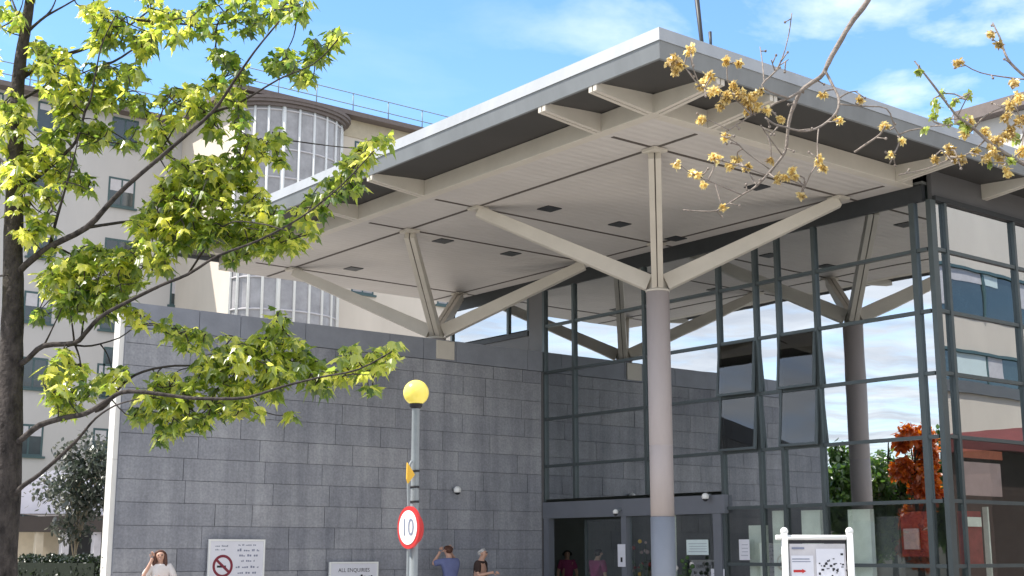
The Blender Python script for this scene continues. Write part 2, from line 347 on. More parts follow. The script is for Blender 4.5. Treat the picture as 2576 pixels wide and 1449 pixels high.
def canopy_column(cx, cy, label, zc, groove=True):
    t = thing('canopy_column', label, 'column', (cx, cy, 0), 'branching columns under the canopy')
    r = 0.215
    m = MB(); m.lathe([(r, 2.285), (r, 3.55), (r * 0.985, 3.555), (r * 0.985, 3.575), (r, 3.58), (r, 6.42)], 28, (cx, cy, 0)); m.build('shaft', M['column'], t)
    m = MB(); m.lathe([(r + 0.006, 0.0), (r + 0.006, 2.28), (r - 0.01, 2.283)], 28, (cx, cy, 0)); m.build('base_casing', M['casing'], t)
    m = MB(); m.lathe([(r + 0.012, 6.42), (r + 0.012, 6.46), (0.16, 6.462)], 28, (cx, cy, 0)); m.box(cx - 0.13, cx + 0.13, cy - 0.13, cy + 0.13, 6.462, 6.76); m.build('head_plate', M['cream'], t, 0.008)
    for sx, sy in ((-1, -1), (-1, 1), (1, -1), (1, 1)):
        p = Vector((cx + sx * 0.11, cy + sy * 0.11, 6.60)); q = Vector((cx + sx * 2.40, cy + sy * 2.40, ZS - 0.085))
        m = MB()
        m.beam(p, q, 0.10, 0.30, 0.095, 0.21, off=-0.058); m.beam(p, q, 0.10, 0.30, 0.095, 0.21, off=0.058)
        m.beam(p, q, 0.02, 0.25, 0.02, 0.17, mi=1)
        st = m.build('strut', [M['cream'], M['groove']], t, 0.006)
        m = MB(); m.box(q.x - 0.15, q.x + 0.15, q.y - 0.15, q.y + 0.15, ZS - 0.055, ZS - 0.006); m.build('end_plate', M['cream'], st)
    return t
canopy_column(17.26, 17.26, 'tall pale column with a blue grey base standing free before the glass front, four struts on top', 6.46)
canopy_column(17.26, 24.4, 'column behind the dark stone wall, only its head and struts showing above the coping', 6.46)

# ================================================================== STONE WALL
WX0, WX1, WY, WT = 9.67, AG - 0.03, 24.05, 0.32
t = thing('stone_wall', 'long dark grey stone block wall running from the pale end post to the glass front', 'wall', (WX0, WY, 0))
m = MB(); rs = random.Random(5)
m.box(WX0 + 0.1, WX1, WY + 0.032, WY + WT, 0, 5.88); m.tone += [0.0] * 6
z = 0.0
while z < 5.86:
    zh = min(z + 0.4293, 5.88); x = WX0 + 0.1; bias = rs.uniform(-.12, .12)
    while x < WX1 - 0.01:
        w = rs.choice((0.62, 0.85, 1.05, 1.3, 1.3, 1.6, 1.9)) * rs.uniform(.92, 1.08)
        if WX1 - (x + w) < 0.4: w = WX1 - x
        d = rs.uniform(0, 0.006); jt = rs.uniform(.004, .007)
        m.box(x + jt, x + w - jt, WY + d, WY + 0.031, z + 0.005, zh - 0.005); m.tone += [min(1, max(0, rs.gauss(.5, .19) + bias))] * 6; x += w
    z = zh
m.build('stone_face', M['stone'], t)
m = MB()
x = WX0 + 0.1
while x < WX1 - 0.2:
    w = min(random.choice((0.9, 1.5, 2.1)), WX1 - x); m.box(x, x + w - 0.012, WY - 0.006, WY + WT, 5.888, 6.36); x += w
m.build('top_course', M['coping'], t)
# end face of the wall, rendered pale
for z0, z1 in ((0, 3.36), (3.365, 6.3)): B(WX0, WX0 + 0.097, WY + 0.05, WY + WT, z0, z1).build('end_facing', M['limestone'], t)
B(17.0, 17.5, WY - 0.035, WY - 0.004, 5.92, 6.34).build('column_plate', M['cream'], t, 0.01)
B(WX1 - 0.09, WX1 - 0.02, WY - 0.03, WY - 0.004, 0.0, 5.87).build('corner_trim', M['panel'], t)

# ================================================================== GLAZED ENTRANCE HALL
hall = thing('glazed_entrance_hall', 'glass walled entrance hall with grey mullions beneath the canopy', 'building', (AG, 18, 0))
ZR = [0.12, 1.42, 2.52, 3.63, 4.74, 5.85, 6.97, 7.86]
BB = [BR + 0.02, 13.63, 15.89, 16.82, 17.40, 18.40, 20.60, 22.95, 24.02]
DOOR0, DOOR1 = 18.40, 24.02
vents = {(2, 4), (4, 4), (2, 3), (4, 3)}     # bay, row
def pane(x0, x1, y0, y1, z0, z1, m_=None): B(x0, x1, y0, y1, z0, z1).build('glass_pane', m_ or M['glass'], hall)
for i in range(len(BB) - 1):
    for k in range(len(ZR) - 1):
        y0, y1, z0, z1 = BB[i], BB[i + 1], ZR[k], ZR[k + 1]
        if y0 >= DOOR0 - 0.01 and k < 2: continue
        if y0 >= DOOR0 - 0.01 and k == 2: z0 = 2.86
        if (i, k) in vents:
            dy = 0.035
            th = math.radians(5.5); L_ = z1 - z0 - 0.06
            m = MB(); top = Vector((AG - 0.09, 0, z1 - 0.05)); dn = Vector((-math.sin(th), 0, -math.cos(th))); nn = Vector((math.cos(th), 0, -math.sin(th)))
            c = [top, top + dn * L_]
            ya, yb = Vector((0, y0 + dy, 0)), Vector((0, y1 - dy, 0))
            m.hexa([c[1] + ya, c[1] + nn * 0.03 + ya, c[1] + nn * 0.03 + yb, c[1] + yb, c[0] + ya, c[0] + nn * 0.03 + ya, c[0] + nn * 0.03 + yb, c[0] + yb])
            pn = m.build('opening_window', M['glassdark'], hall)
            m = MB()
            for ya, yb, s0, s1 in ((y0 + dy - .03, y0 + dy + .02, 0, L_), (y1 - dy - .02, y1 - dy + .03, 0, L_), (y0 + dy + .021, y1 - dy - .021, L_ - 0.05, L_)):
                p, q = top + dn * s0 - nn * 0.012, top + dn * s1 - nn * 0.012
                m.hexa([q + Vector((0, ya, 0)), q + Vector((0, yb, 0)), q + nn * .05 + Vector((0, yb, 0)), q + nn * .05 + Vector((0, ya, 0)),
                        p + Vector((0, ya, 0)), p + Vector((0, yb, 0)), p + nn * .05 + Vector((0, yb, 0)), p + nn * .05 + Vector((0, ya, 0))])
            m.build('sash', M['mull'], pn)
        else:
            pane(AG - 0.012, AG + 0.012, y0 + 0.004, y1 - 0.004, z0 + 0.004, z1 - 0.004, M['glassin'] if k < 2 else None)
for i, b in enumerate(BB[1:]):
    w = 0.075 if i not in (0,) else 0.11
    z0 = 2.86 if DOOR0 + 0.1 < b < DOOR1 - 0.1 else 0.0
    B(AG - 0.075, AG - 0.014, b - w / 2, b + w / 2, z0, 7.858).build('mullion', M['mull'], hall)
for z in ZR[1:-1]:
    y1 = DOOR1 - 0.05 if z > 2.9 else DOOR0 - 0.04
    B(AG - 0.058, AG - 0.0145, BR + 0.06, y1, z - 0.032, z + 0.032).build('transom', M['mull'], hall)
B(AG - 0.08, AG + 0.08, BR - 0.08, BR + 0.019, 0.0, 7.858).build('corner_post', M['mull'], hall)
B(AG - 0.06, AG + 0.06, BR + 0.02, DOOR0, 0.0, 0.118).build('plinth', M['panel'], hall)
# door header and doors
B(AG - 0.13, AG - 0.016, DOOR0 - 0.08, DOOR1 - 0.02, 2.42, 2.79).build('door_header', M['lintel'], hall)
for b0, b1 in ((23.80, 23.98), (21.20, 21.36), (18.44, 18.66)): B(AG - 0.12, AG + 0.05, b0, b1, 0, 2.418).build('door_jamb', M['lintel'], hall)
d_ = B(AG + 0.35, AG + 0.38, 21.8, 23.0, 0.05, 2.38).build('sliding_door', M['glassin'], hall); B(AG + 0.33, AG + 0.40, 21.74, 21.798, 0.05, 2.38).build('door_stile', M['mull'], d_); B(AG + 0.33, AG + 0.40, 23.002, 23.06, 0.05, 2.38).build('door_stile', M['mull'], d_)
for b0, b1 in ((19.95, 21.19), (18.67, 19.85)): B(AG - 0.01, AG + 0.01, b0, b1, 0.06, 2.41).build('side_light', M['glassin'], hall)
B(AG - 0.05, AG + 0.05, 19.855, 19.945, 0, 2.418).build('door_jamb', M['intcol'], hall)
# side glass face (runs away to the right)
AA = [AG + 0.09, 20.60, 22.86, 25.12, 27.4, 29.7, 32.0]
for i in range(len(AA) - 1):
    for k in range(len(ZR) - 1):
        pane(AA[i] + 0.004, AA[i + 1] - 0.004, BR - 0.012, BR + 0.012, ZR[k] + 0.004, ZR[k + 1] - 0.004, M['glassin'] if k < 3 else None)
    B(AA[i + 1] - 0.037, AA[i + 1] + 0.037, BR - 0.075, BR - 0.014, 0, 7.858).build('mullion', M['mull'], hall)
for z in ZR[1:-1]: B(AG + 0.085, 32, BR - 0.058, BR - 0.0145, z - 0.032, z + 0.032).build('transom', M['mull'], hall)
B(AG + 0.085, 32, BR - 0.09, BR - 0.02, 7.862, 7.95).build('head_channel', M['head'], hall)
# glass carried on beyond the stone wall, above a sill
SILL = 6.95
for y0, y1 in ((24.64, 25.42), (25.42, 27.8)): pane(AG - 0.012, AG + 0.012, y0 + 0.04, y1 - 0.04, SILL + 0.04, 7.855)
for b in (24.62, 25.42, 27.8): B(AG - 0.06, AG + 0.04, b - 0.038, b + 0.038, SILL, 7.858).build('mullion', M['mull'], hall)
B(AG - 0.07, AG + 0.06, 24.62, 27.9, SILL - 0.12, SILL - 0.002).build('sill', M['head'], hall)
B(AG - 0.03, AG + 0.06, 24.62, 27.9, 0, SILL - 0.122).build('sill_panel', M['panel'], hall)
B(AG - 0.06, AG + 0.06, 24.03, 24.575, 6.365, 7.858).build('corner_panel', M['panel'], hall)
# inside
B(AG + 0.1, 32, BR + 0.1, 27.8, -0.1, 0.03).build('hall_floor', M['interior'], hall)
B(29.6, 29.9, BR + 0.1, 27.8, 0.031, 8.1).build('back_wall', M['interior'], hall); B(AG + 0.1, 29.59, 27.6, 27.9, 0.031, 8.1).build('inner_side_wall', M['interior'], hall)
def inside(u0, u1, v0, m_, name, depth=0.1, z0=0.04, v1=None, thick=0.12):
    p, q = onA(u0, v0, AG + depth), onA(u1, v0, AG + depth)
    zb = onA(u0, v1, AG + depth).z if v1 else z0
    B(AG + depth, AG + depth + thick, min(p.y, q.y), max(p.y, q.y), zb, p.z).build(name, M[m_], hall)
for u0, u1, v0 in ((1883, 1922, 1322), (1942, 1970, 1285), (2015, 2062, 1284), (2132, 2188, 1282)): inside(u0, u1, v0, 'intcol', 'cream_panel')
inside(2264, 2336, 1288, 'red', 'red_display_board', 0.12, v1=1400); inside(2272, 2310, 1330, 'pink', 'poster', 0.06, v1=1382, thick=0.03)
inside(2195, 2260, 1300, 'panel', 'display_case', 0.3)
def inside_b(u0, u1, v0, v1, m_, name, depth=0.1, thick=0.1):
    p, q = onB(u0, v0, BR + depth), onB(u1, v1, BR + depth)
    B(p.x, q.x, BR + depth, BR + depth + thick, max(q.z, 0.04), p.z).build(name, M[m_], hall)
inside_b(2483, 2530, 1275, 1900, 'intcol', 'cream_panel'); inside_b(2420, 2476, 1285, 1425, 'red', 'red_display_board', 0.12); inside_b(2418, 2522, 1128, 1158, 'orange', 'poster_heading', 0.06, 0.03); inside_b(2418, 2522, 1160, 1250, 'pink', 'poster', 0.06, 0.03)
inside_b(2425, 2470, 1300, 1325, 'intcol', 'poster', 0.06, 0.03)

# ================================================================== MAIN HOSPITAL BLOCK
MB0, MBL, MA = 55.0, 61.5, 27.4
ZE = 23.1
hosp = thing('hospital_block', 'tall cream hospital block behind the maple tree with a curved glazed bay and brown eaves', 'building', (MA, MB0, 0))
B(MA, 62, MB0, MB0 + 14, 0, ZE).build('wall', M['render'], hosp)
B(16, MA - 0.004, MBL, MBL + 14, 0, ZE).build('wall', M['render2'], hosp)
m = MB(); m.box(MA - 0.7, 62.7, MB0 - 0.7, MB0 + 14.6, ZE + 0.003, ZE + 0.24); m.build('eaves', M['eaves'], hosp)
m = MB(); m.box(15.4, MA - 0.702, MBL - 0.7, MBL + 14.6, ZE + 0.003, ZE + 0.24); m.build('eaves', M['eaves'], hosp)
B(MA - 0.05, 61.9, MB0 - 0.05, MB0 - 0.003, ZE - 0.9, ZE - 0.003).build('frieze', M['tan'], hosp)
rl = MB()
def rail_line(p, q, n):
    p, q = Vector(p), Vector(q)
    for dz in (0.5, 1.1): rl.tube([p + UP * dz, q + UP * dz], 0.028, 5)
    for i in range(n + 1): c = p.lerp(q, i / n); rl.tube([c, c + UP * 1.13], 0.03, 5)
zr = ZE + 0.24
rail_line((MA - 0.3, MB0 - 0.2, zr), (61, MB0 - 0.2, zr), 16); rail_line((MA - 0.3, MB0 - 0.2, zr), (MA - 0.3, MBL - 0.2, zr), 4); rail_line((MA - 0.3, MBL - 0.2, zr), (15.6, MBL - 0.2, zr), 6)
rl.build('roof_railing', M['rail'], hosp)
def window(x0, x1, z0, z1, y, bars=1, glass='winglass', frame_='teal', sill=True):
    f = MB(); f.box(x0, x0 + 0.09, y - 0.02, y - 0.003, z0, z1); f.box(x1 - 0.09, x1, y - 0.02, y - 0.003, z0, z1); f.box(x0 + 0.091, x1 - 0.091, y - 0.02, y - 0.003, z0, z0 + 0.08); f.box(x0 + 0.091, x1 - 0.091, y - 0.02, y - 0.003, z1 - 0.1, z1)
    for k in range(bars):
        c = x0 + (x1 - x0) * (k + 1) / (bars + 1); f.box(c - 0.04, c + 0.04, y - 0.022, y - 0.003, z0 + 0.081, z1 - 0.101)
    w = f.build('window', M[frame_], hosp)
    B(x0 + 0.02, x1 - 0.02, y - 0.0095, y - 0.001, z0 + 0.02, z1 - 0.02).build('pane', M[glass], w)
    if random.random() < .6: B(x0 + 0.06, x1 - 0.06, y - 0.0125, y - 0.0098, z1 - (z1 - z0) * random.uniform(.25, .8), z1 - 0.03).build('blind', M['blind'], w)
    if sill: B(x0 - 0.12, x1 + 0.12, y - 0.12, y - 0.023, z0 - 0.1, z0 - 0.003).build('window_sill', M['teal'], w)
zt = onB(97, 253, MBL).z
for u0, u1, v in ((97, 167, 253), (283, 350, 300)):
    p, q = onB(u0, v, MBL), onB(u1, v, MBL)
    for fl in range(7): window(p.x, q.x, zt - fl * 3.1 - 1.45, zt - fl * 3.1, MBL)
p, q = onB(-60, 240, MBL), onB(10, 240, MBL)
for fl in range(7): window(p.x, q.x, zt - fl * 3.1 - 1.45, zt - fl * 3.1, MBL)
p, q = onB(893, 330, MB0), onB(925, 330, MB0)
for kx in range(3):
    x0 = p.x + kx * 5.2
    for fl in range(3): window(x0, x0 + 1.3, zt - 0.9 - fl * 3.1 - 1.6, zt - 0.9 - fl * 3.1, MB0, 1, 'lilac')
# dark windows low on the return and the left wing, near the tree
for u0, u1, v0, v1 in ((430, 468, 690, 772), (262, 283, 872, 1000)):
    p, q = onB(u0, v0, MBL), onB(u1, v1, MBL); window(p.x, q.x, q.z, p.z, MBL, 0)
B(onB(470, 690, MBL).x, onB(575, 690, MBL).x, MBL - 0.03, MBL - 0.004, 6, onB(470, 640, MBL).z).build('pale_wall_panel', M['blind'], hosp)
# curved bay
bay_c, bay_r = onB(742, 400, MB0).x - 0.35, 2.75
zb0, zb1 = 9.5, 22.35
m = MB()
n = 22; ang = [PI + PI * i / n for i in range(n + 1)]
bx = lambda a_, r_: (bay_c + r_ * math.cos(a_), MB0 + r_ * 0.62 * math.sin(a_))
pts = [bx(a_, bay_r) for a_ in ang]
for i in range(n):
    (x0, y0), (x1, y1) = pts[i], pts[i + 1]
    m.add([(x0, y0, zb0), (x1, y1, zb0), (x1, y1, zb1), (x0, y0, zb1)], [(0, 1, 2, 3)])
bay = m.build('bay_window', M['lilac'], hosp)
for i in range(0, n + 1, 2):
    m = MB(); c = bx(ang[i], bay_r + 0.05); w = 0.11 if i != 8 else 0.18
    m.tube([(c[0], c[1], zb0), (c[0], c[1], zb1)], w * 0.62, 6); m.build('bay_mullion', M['white'], bay)
for z in (22.2, 20.3, 18.9, 17.2, 15.6, 14.1, 12.6, 10.6):
    m = MB(); m.tube([(*bx(a_, bay_r + 0.03), z) for a_ in ang], 0.05, 5); m.build('bay_transom', M['blind'], bay)
for dz, r0, mm in ((0, 0.25, 'eaves'), (0.22, 0.42, 'eaves'), (0.42, 0.5, 'eaves')):
    m = MB(); top = [bx(a_, bay_r + r0) for a_ in ang]; k = len(top)
    m.add([(x, y, zb1 + dz * .7 + 0.002) for x, y in top] + [(x, y, zb1 + dz * .7 + 0.14) for x, y in top], [tuple(range(k)), tuple(reversed(range(k, 2 * k)))] + [(i, i + 1, k + i + 1, k + i) for i in range(k - 1)])
    m.build('bay_cornice', M[mm], bay)
# porch at ground floor left
por = thing('vaulted_porch', 'arched pale porch over a dark beam on cream posts behind the small grey tree', 'porch', at(130, 1390, 45))
pc = at(130, 1300, 45); R_ = 2.05*0.62
m = MB(); arc = [(R_ * math.cos(PI * i / 16), 1.45 * math.sin(PI * i / 16)) for i in range(17)]
m.prism(arc, pc + UP * 0.1, RIGHT, UP, 3.0); m.build('vault', M['paleseat'], por)
m = MB(); c0, c1 = pc - RIGHT * 2.2, pc + RIGHT * 3.2; m.beam(c0 - UP * 0.25, c1 - UP * 0.25, 1.2, 0.5); m.build('beam', M['darkbeam'], por)
for u in (95, 160, 240, 275):
    c = at(u, 1390, 44.6); m = MB(); m.box(c.x - 0.12, c.x + 0.12, c.y - 0.12, c.y + 0.12, 0, pc.z - 0.51); m.build('post', M['tan' if u < 100 else 'blind'], por)
c = at(102, 1390, 46); m = MB(); m.beam((c - RIGHT * 0.75) + UP * -0.3, (c + RIGHT * 0.6) + UP * -0.3, 0.2, 2.6); m.build('side_panel', M['tan'], por)
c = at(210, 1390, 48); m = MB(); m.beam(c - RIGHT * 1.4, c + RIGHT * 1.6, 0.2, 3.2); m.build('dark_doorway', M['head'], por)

# right hand hospital block behind the canopy
rb = thing('grey_block', 'grey mauve hospital wing with a dark roof edge behind the right end of the canopy', 'building', (40, 15, 0))
zrb = onA(2512, 262, 40).z
B(40, 60, 12, 24.4, 0, zrb - 0.45).build('wall', M['render2'], rb); B(39.5, 60.5, 11.6, 24.8, zrb - 0.447, zrb).build('roof_edge', M['eaves'], rb)

# buildings the glass mirrors, out of the picture to either side
op = thing('cream_clinic', 'cream clinic block with long dark window bands mirrored in the side glass', 'building', (44, -2.2, 0))
B(27, 90, -14, -2.2, 0, 17.2).build('wall', M['render'], op)
for z0, z1 in ((10.75, 12.55), (8.1, 9.25), (4.2, 5.4), (1.2, 2.6)):
    B(27.5, 89, -2.19, -2.15, z0, z1).build('window_band', M['winglass'], op); B(27.3, 89.2, -2.18, -2.05, z1 + 0.003, z1 + 0.12).build('band_hood', M['teal'], op); B(27.4, 89.1, -2.19, -2.10, z0 - 0.45, z0 - 0.003).build('band_apron', M['panel'], op) if z0 < 9 else None; 
    for kx in range(26): 
        B(28.5 + kx * 2.3, 28.58 + kx * 2.3, -2.149, -2.10, z0, z1).build('band_mullion', M['teal'], op)
        if 4 < kx < 12 and z0 > 8:
            h_ = (z1 - z0) * random.choice((.25, .45, .6, .85)); B(28.6 + kx * 2.3, 28.48 + (kx + random.choice((.5, 1))) * 2.3, -2.149, -2.13, z1 - h_, z1 - 0.01).build('band_blind', M['blind' if random.random() < .6 else 'paper'], op)
lo = thing('red_roofed_lodge', 'small brick lodge with a red tiled roof mirrored low in the side glass', 'building', (37, 3, 0))
B(35, 43, 1.0, 5.0, 0, 4.55).build('wall', M['brick'], lo)
m = MB(); m.add([(34.6, 0.6, 4.553), (43.4, 0.6, 4.553), (43.4, 5.4, 4.553), (34.6, 5.4, 4.553), (36.5, 3, 5.3), (43.4, 3, 6.0)], [(0, 3, 2, 1), (0, 1, 5, 4), (3, 4, 5, 2), (0, 4, 3), (1, 2, 5)]); m.build('roof', M['redroof'], lo)
lw = thing('low_terrace', 'low tan terrace with dark windows mirrored in the entrance glass', 'building', (-22, 40, 0))
B(-30, -22, 20, 70, 0, 5.6).build('wall', M['tan'], lw); B(-30.5, -21.6, 19.6, 70.4, 5.603, 5.9).build('roof_edge', M['eaves'], lw)
for k in range(14): B(-21.99, -21.95, 21.5 + k * 3.4, 23.4 + k * 3.4, 0.9, 2.6).build('window', M['winglass'], lw); B(-21.99, -21.95, 21.5 + k * 3.4, 23.4 + k * 3.4, 3.5, 4.9).build('window', M['winglass'], lw)

# ================================================================== TREES
LOBES = [(0, 0), (.17, .0), (.40, .22), (.30, .38), (.34, .66), (.15, .70), (0, 1.15)]
LOBES2 = [(0, 0), (.14, .02), (.30, .30), (.22, .45), (.20, .75), (.09, .85), (0, 1.2)]
LOBES3 = [(0, 0), (.20, -.03), (.46, .12), (.33, .30), (.44, .55), (.17, .62), (0, 1.0)]
def leaf(mb, p, tip, nrm, size, tone, fold=0.18, droop=0.25, outline=LOBES):
    t = tip.normalized(); x = t.cross(nrm)
    x = x.normalized() if x.length > 1e-4 else t.orthogonal().normalized(); n = x.cross(t)
    for sd in (1, -1):
        vs = [p + (x * (sd * a) + t * b - n * (fold * a * 1.2) - UP * (droop * b * b * 0.5)) * size for a, b in outline]
        k = len(mb.v); mb.v += [tuple(v) for v in vs]; idx = list(range(k, k + len(vs)))
        mb.f.append(tuple(idx if sd > 0 else reversed(idx))); mb.mi.append(0); mb.sm.append(False); mb.tone.append(tone)
def rv(): 
    while True:
        v = Vector((random.uniform(-1, 1), random.uniform(-1, 1), random.uniform(-1, 1)))
        if 0.05 < v.length < 1: return v
def tuft(mb, c, size, n, tone):
    a0 = random.uniform(0, 6.28)
    for k in range(n):
        a = a0 + k * 6.283 / n + random.uniform(-.3, .3); el = math.radians(random.uniform(-68, -12) if k < n - 1 else random.uniform(10, 50))
        d = Vector((math.cos(a) * math.cos(el), math.sin(a) * math.cos(el), math.sin(el)))
        s_ = size * random.uniform(0.5, 1.25)
        leaf(mb, c + Vector((math.cos(a), math.sin(a), 0.15)) * size * random.uniform(.15, .55), d, UP + rv() * 0.35, s_, min(1, max(0, tone + random.uniform(-.42, .42))), fold=random.uniform(.05, .7), droop=random.uniform(.1, .9), outline=random.choice((LOBES, LOBES, LOBES2, LOBES3, LOBES3, LOBES3)))
        # leaf stalk is left to the twig that carries the tuft

# --- the maple at the left
D0 = 11.0
maple = thing('maple_tree', 'big maple at the left with a dark trunk and yellow green spring leaves', 'tree', at(8, 1890, D0))
TR = [(-5, 1890, 52), (2, 1600, 42), (4, 1449, 36), (16, 1200, 36), (27, 966, 30), (31, 816, 27), (34, 583, 24), (38, 400, 20), (46, 200, 16), (62, 90, 14), (75, 0, 12), (92, -160, 9), (110, -320, 5)]
px = D0 / FPX * 1.02
m = MB(); pts = smooth([at(u, v, D0) for u, v, w in TR], 4); rad = []
for i in range(len(TR) - 1):
    for jx in range(4): rad.append((TR[i][2] + (TR[i + 1][2] - TR[i][2]) * jx / 4) * px)
rad.append(TR[-1][2] * px); m.tube(pts, rad, 14, rough=0.06); m.build('trunk', M['bark'], maple)
BR_ = [  # polyline, start radius px, depth drift
    ([(40, 690), (77, 656), (127, 620), (217, 573), (277, 510), (320, 467), (433, 370), (533, 283), (587, 207), (640, 130), (703, 53)], 13, -1.2),
    ([(40, 480), (63, 467), (110, 433), (180, 370), (200, 333), (213, 283), (227, 250), (240, 187), (257, 110), (290, 40)], 8, -0.6),
    ([(125, 622), (140, 560), (160, 490), (187, 393), (200, 333)], 7, -0.5),
    ([(38, 262), (67, 243), (143, 203), (200, 187), (262, 160)], 8, 0.8),
    ([(48, 200), (130, 150), (200, 127), (260, 103), (300, 80), (345, 50), (400, 7), (470, -40)], 9, 1.0),
    ([(262, 165), (307, 143), (400, 80), (480, 40), (560, 10)], 5, 1.4),
    ([(60, 90), (53, 60), (27, -10), (10, -60)], 6, 0.5), ([(70, 80), (83, 67), (117, 40), (187, 0), (260, -50)], 7, -0.4), ([(110, 45), (125, 30), (140, 0), (150, -50)], 5, 0.3),
    ([(40, 925), (70, 903), (110, 870), (187, 863), (213, 840), (253, 797), (320, 760), (407, 717), (473, 690), (550, 643), (650, 605), (760, 545), (860, 465), (940, 380)], 10, -0.9),
    ([(110, 870), (130, 830), (160, 765)], 4, -0.3), ([(187, 863), (182, 820), (173, 765), (150, 700)], 4, -0.3), ([(205, 850), (212, 800), (233, 755), (262, 690)], 4, 0.5),
    ([(187, 868), (230, 870), (300, 850), (350, 820), (440, 820)], 4, 0.6),
    ([(30, 1120), (57, 1103), (100, 1070), (167, 1050), (217, 1040), (267, 1010), (307, 987), (367, 987), (467, 1000), (533, 1003), (620, 1000), (710, 973), (800, 950), (900, 930), (985, 885)], 11, -1.3),
    ([(240, 1035), (267, 1020), (310, 965), (360, 935), (440, 920), (540, 920), (600, 890), (670, 850), (700, 800)], 6, -0.2),
    ([(30, 1250), (57, 1223), (100, 1193), (167, 1133), (200, 1100), (240, 1053), (290, 1020), (350, 1003)], 9, -0.8),
    ([(187, 863), (200, 900), (210, 960), (222, 985)], 4, 0.4),
    ([(217, 573), (300, 560), (380, 550), (470, 520), (560, 480), (650, 400), (710, 340)], 6, 0.9),
    ([(127, 620), (180, 640), (230, 690), (330, 690)], 5, 1.1),
    ([(30, 430), (0, 400), (-60, 350)], 7, 0.4), ([(34, 600), (100, 560), (160, 470), (110, 330)], 5, 1.3),
    ([(533, 283), (600, 260), (700, 200), (790, 160), (850, 100)], 5, -1.0),
    ([(345, 50), (450, 60), (560, 60), (680, 30), (760, 0)], 5, 1.3), ([(433, 370), (400, 300), (440, 240)], 4, -0.8),
    ([(473, 690), (560, 570), (640, 560), (720, 580)], 4, -1.0), ([(200, 700), (280, 730), (400, 640), (480, 600)], 4, 0.7),
]
branches = []
for pl, r0, dr in BR_:
    k = len(pl); P = []
    for i, (u, v) in enumerate(pl):
        s_ = i / (k - 1); P.append(at(u, v, D0 + dr * s_ * (1 if pl[0][0] < 70 else 1) + (0 if i in (0,) else random.uniform(-.06, .06))))
    P = smooth(P, 3); R = [max(0.0055, r0 * px * 0.6 * 2 * (1 - 0.82 * i / (len(P) - 1)) * 0.62) for i in range(len(P))]
    mb = MB(); mb.tube(P, R, 7, rough=0.06); branches.append((P, mb, list(R)))
BLOBS = [(20, 40, 45), (300, 60, 60), (380, 40, 55), (240, 25, 35), (450, 60, 55), (530, 50, 60), (600, 30, 60), (670, 20, 55), (740, 15, 45), (370, 110, 35), (250, 95, 40),
 (95, 130, 35), (140, 155, 50), (110, 190, 45), (190, 205, 50), (260, 180, 50), (320, 190, 40), (370, 100, 35), (560, 140, 32), (600, 185, 32), (545, 215, 32), (730, 150, 32), (800, 125, 35), (843, 100, 28), (770, 190, 28), (690, 165, 25),
 (15, 260, 40), (30, 340, 50), (165, 265, 35), (220, 240, 50), (290, 240, 40), (340, 260, 32), (430, 250, 35), (485, 245, 38), (520, 275, 35), (585, 240, 30), (540, 325, 30), (600, 300, 32), (615, 350, 25), (230, 330, 40), (140, 350, 35), (105, 390, 35), (330, 350, 32), (395, 310, 32), (400, 365, 28), (440, 300, 30),
 (20, 430, 45), (85, 455, 35), (50, 520, 35), (165, 405, 30), (460, 430, 42), (520, 425, 42), (585, 405, 38), (640, 380, 40), (688, 350, 30), (700, 395, 22), (425, 475, 42), (480, 500, 50), (550, 480, 42), (615, 445, 32), (395, 520, 40), (925, 385, 38), (962, 350, 25), (885, 420, 38), (842, 468, 40), (800, 512, 34), (890, 470, 24),
 (70, 590, 32), (110, 560, 32), (450, 545, 50), (520, 550, 45), (590, 550, 42), (660, 565, 42), (715, 590, 34), (690, 615, 35), (635, 620, 30), (380, 590, 42), (305, 645, 40), (250, 680, 48), (325, 690, 40), (195, 675, 38), (125, 690, 28), (425, 620, 32), (490, 600, 40), (590, 660, 16), (780, 588, 13), (770, 540, 28),
 (140, 720, 40), (180, 770, 38), (230, 740, 38), (290, 715, 35), (105, 790, 22), (345, 800, 26), (430, 820, 34), (485, 850, 40), (708, 800, 24), (700, 835, 36), (655, 860, 36), (735, 865, 32),
 (570, 875, 40), (620, 895, 42), (690, 905, 42), (520, 925, 38), (560, 950, 48), (640, 945, 48), (720, 930, 48), (790, 940, 40), (850, 930, 38), (912, 918, 38), (960, 898, 38), (998, 878, 22), (155, 900, 32), (190, 935, 32), (145, 985, 34), (180, 1005, 34), (420, 965, 42), (480, 975, 38), (300, 935, 26), (345, 1040, 24), (390, 1035, 36), (450, 1045, 46), (410, 1090, 30), (520, 1035, 38), (580, 1030, 36), (655, 1035, 14), (730, 1048, 15), (932, 978, 12), (260, 960, 25),
 (160, 250, 40), (190, 300, 40), (60, 290, 35), (250, 330, 32), (70, 400, 35), (150, 440, 32), (120, 500, 30), (210, 460, 30), (450, 480, 45), (500, 455, 40), (560, 450, 40), (420, 560, 45), (480, 570, 45), (550, 590, 40), (360, 560, 36), (350, 630, 36), (400, 660, 34), (270, 630, 34), (220, 640, 36), (150, 650, 30), (200, 720, 40), (160, 690, 32), (260, 770, 32), (310, 760, 30), (640, 500, 36), (680, 530, 36), (740, 610, 30), (600, 620, 34), (560, 910, 36), (600, 990, 34), (680, 970, 34), (760, 900, 32), (820, 960, 28), (880, 890, 26), (430, 1000, 34), (370, 990, 28), (130, 940, 30), (170, 1030, 26), (220, 980, 28), (500, 1060, 28),
 (-40, 150, 50), (-50, 500, 60), (-60, 700, 50), (60, -60, 60), (200, -70, 60), (380, -70, 60), (550, -60, 60)]
allpts = [(p, bi) for bi, (P, mb, R) in enumerate(branches) for p in P]
crown = MB()
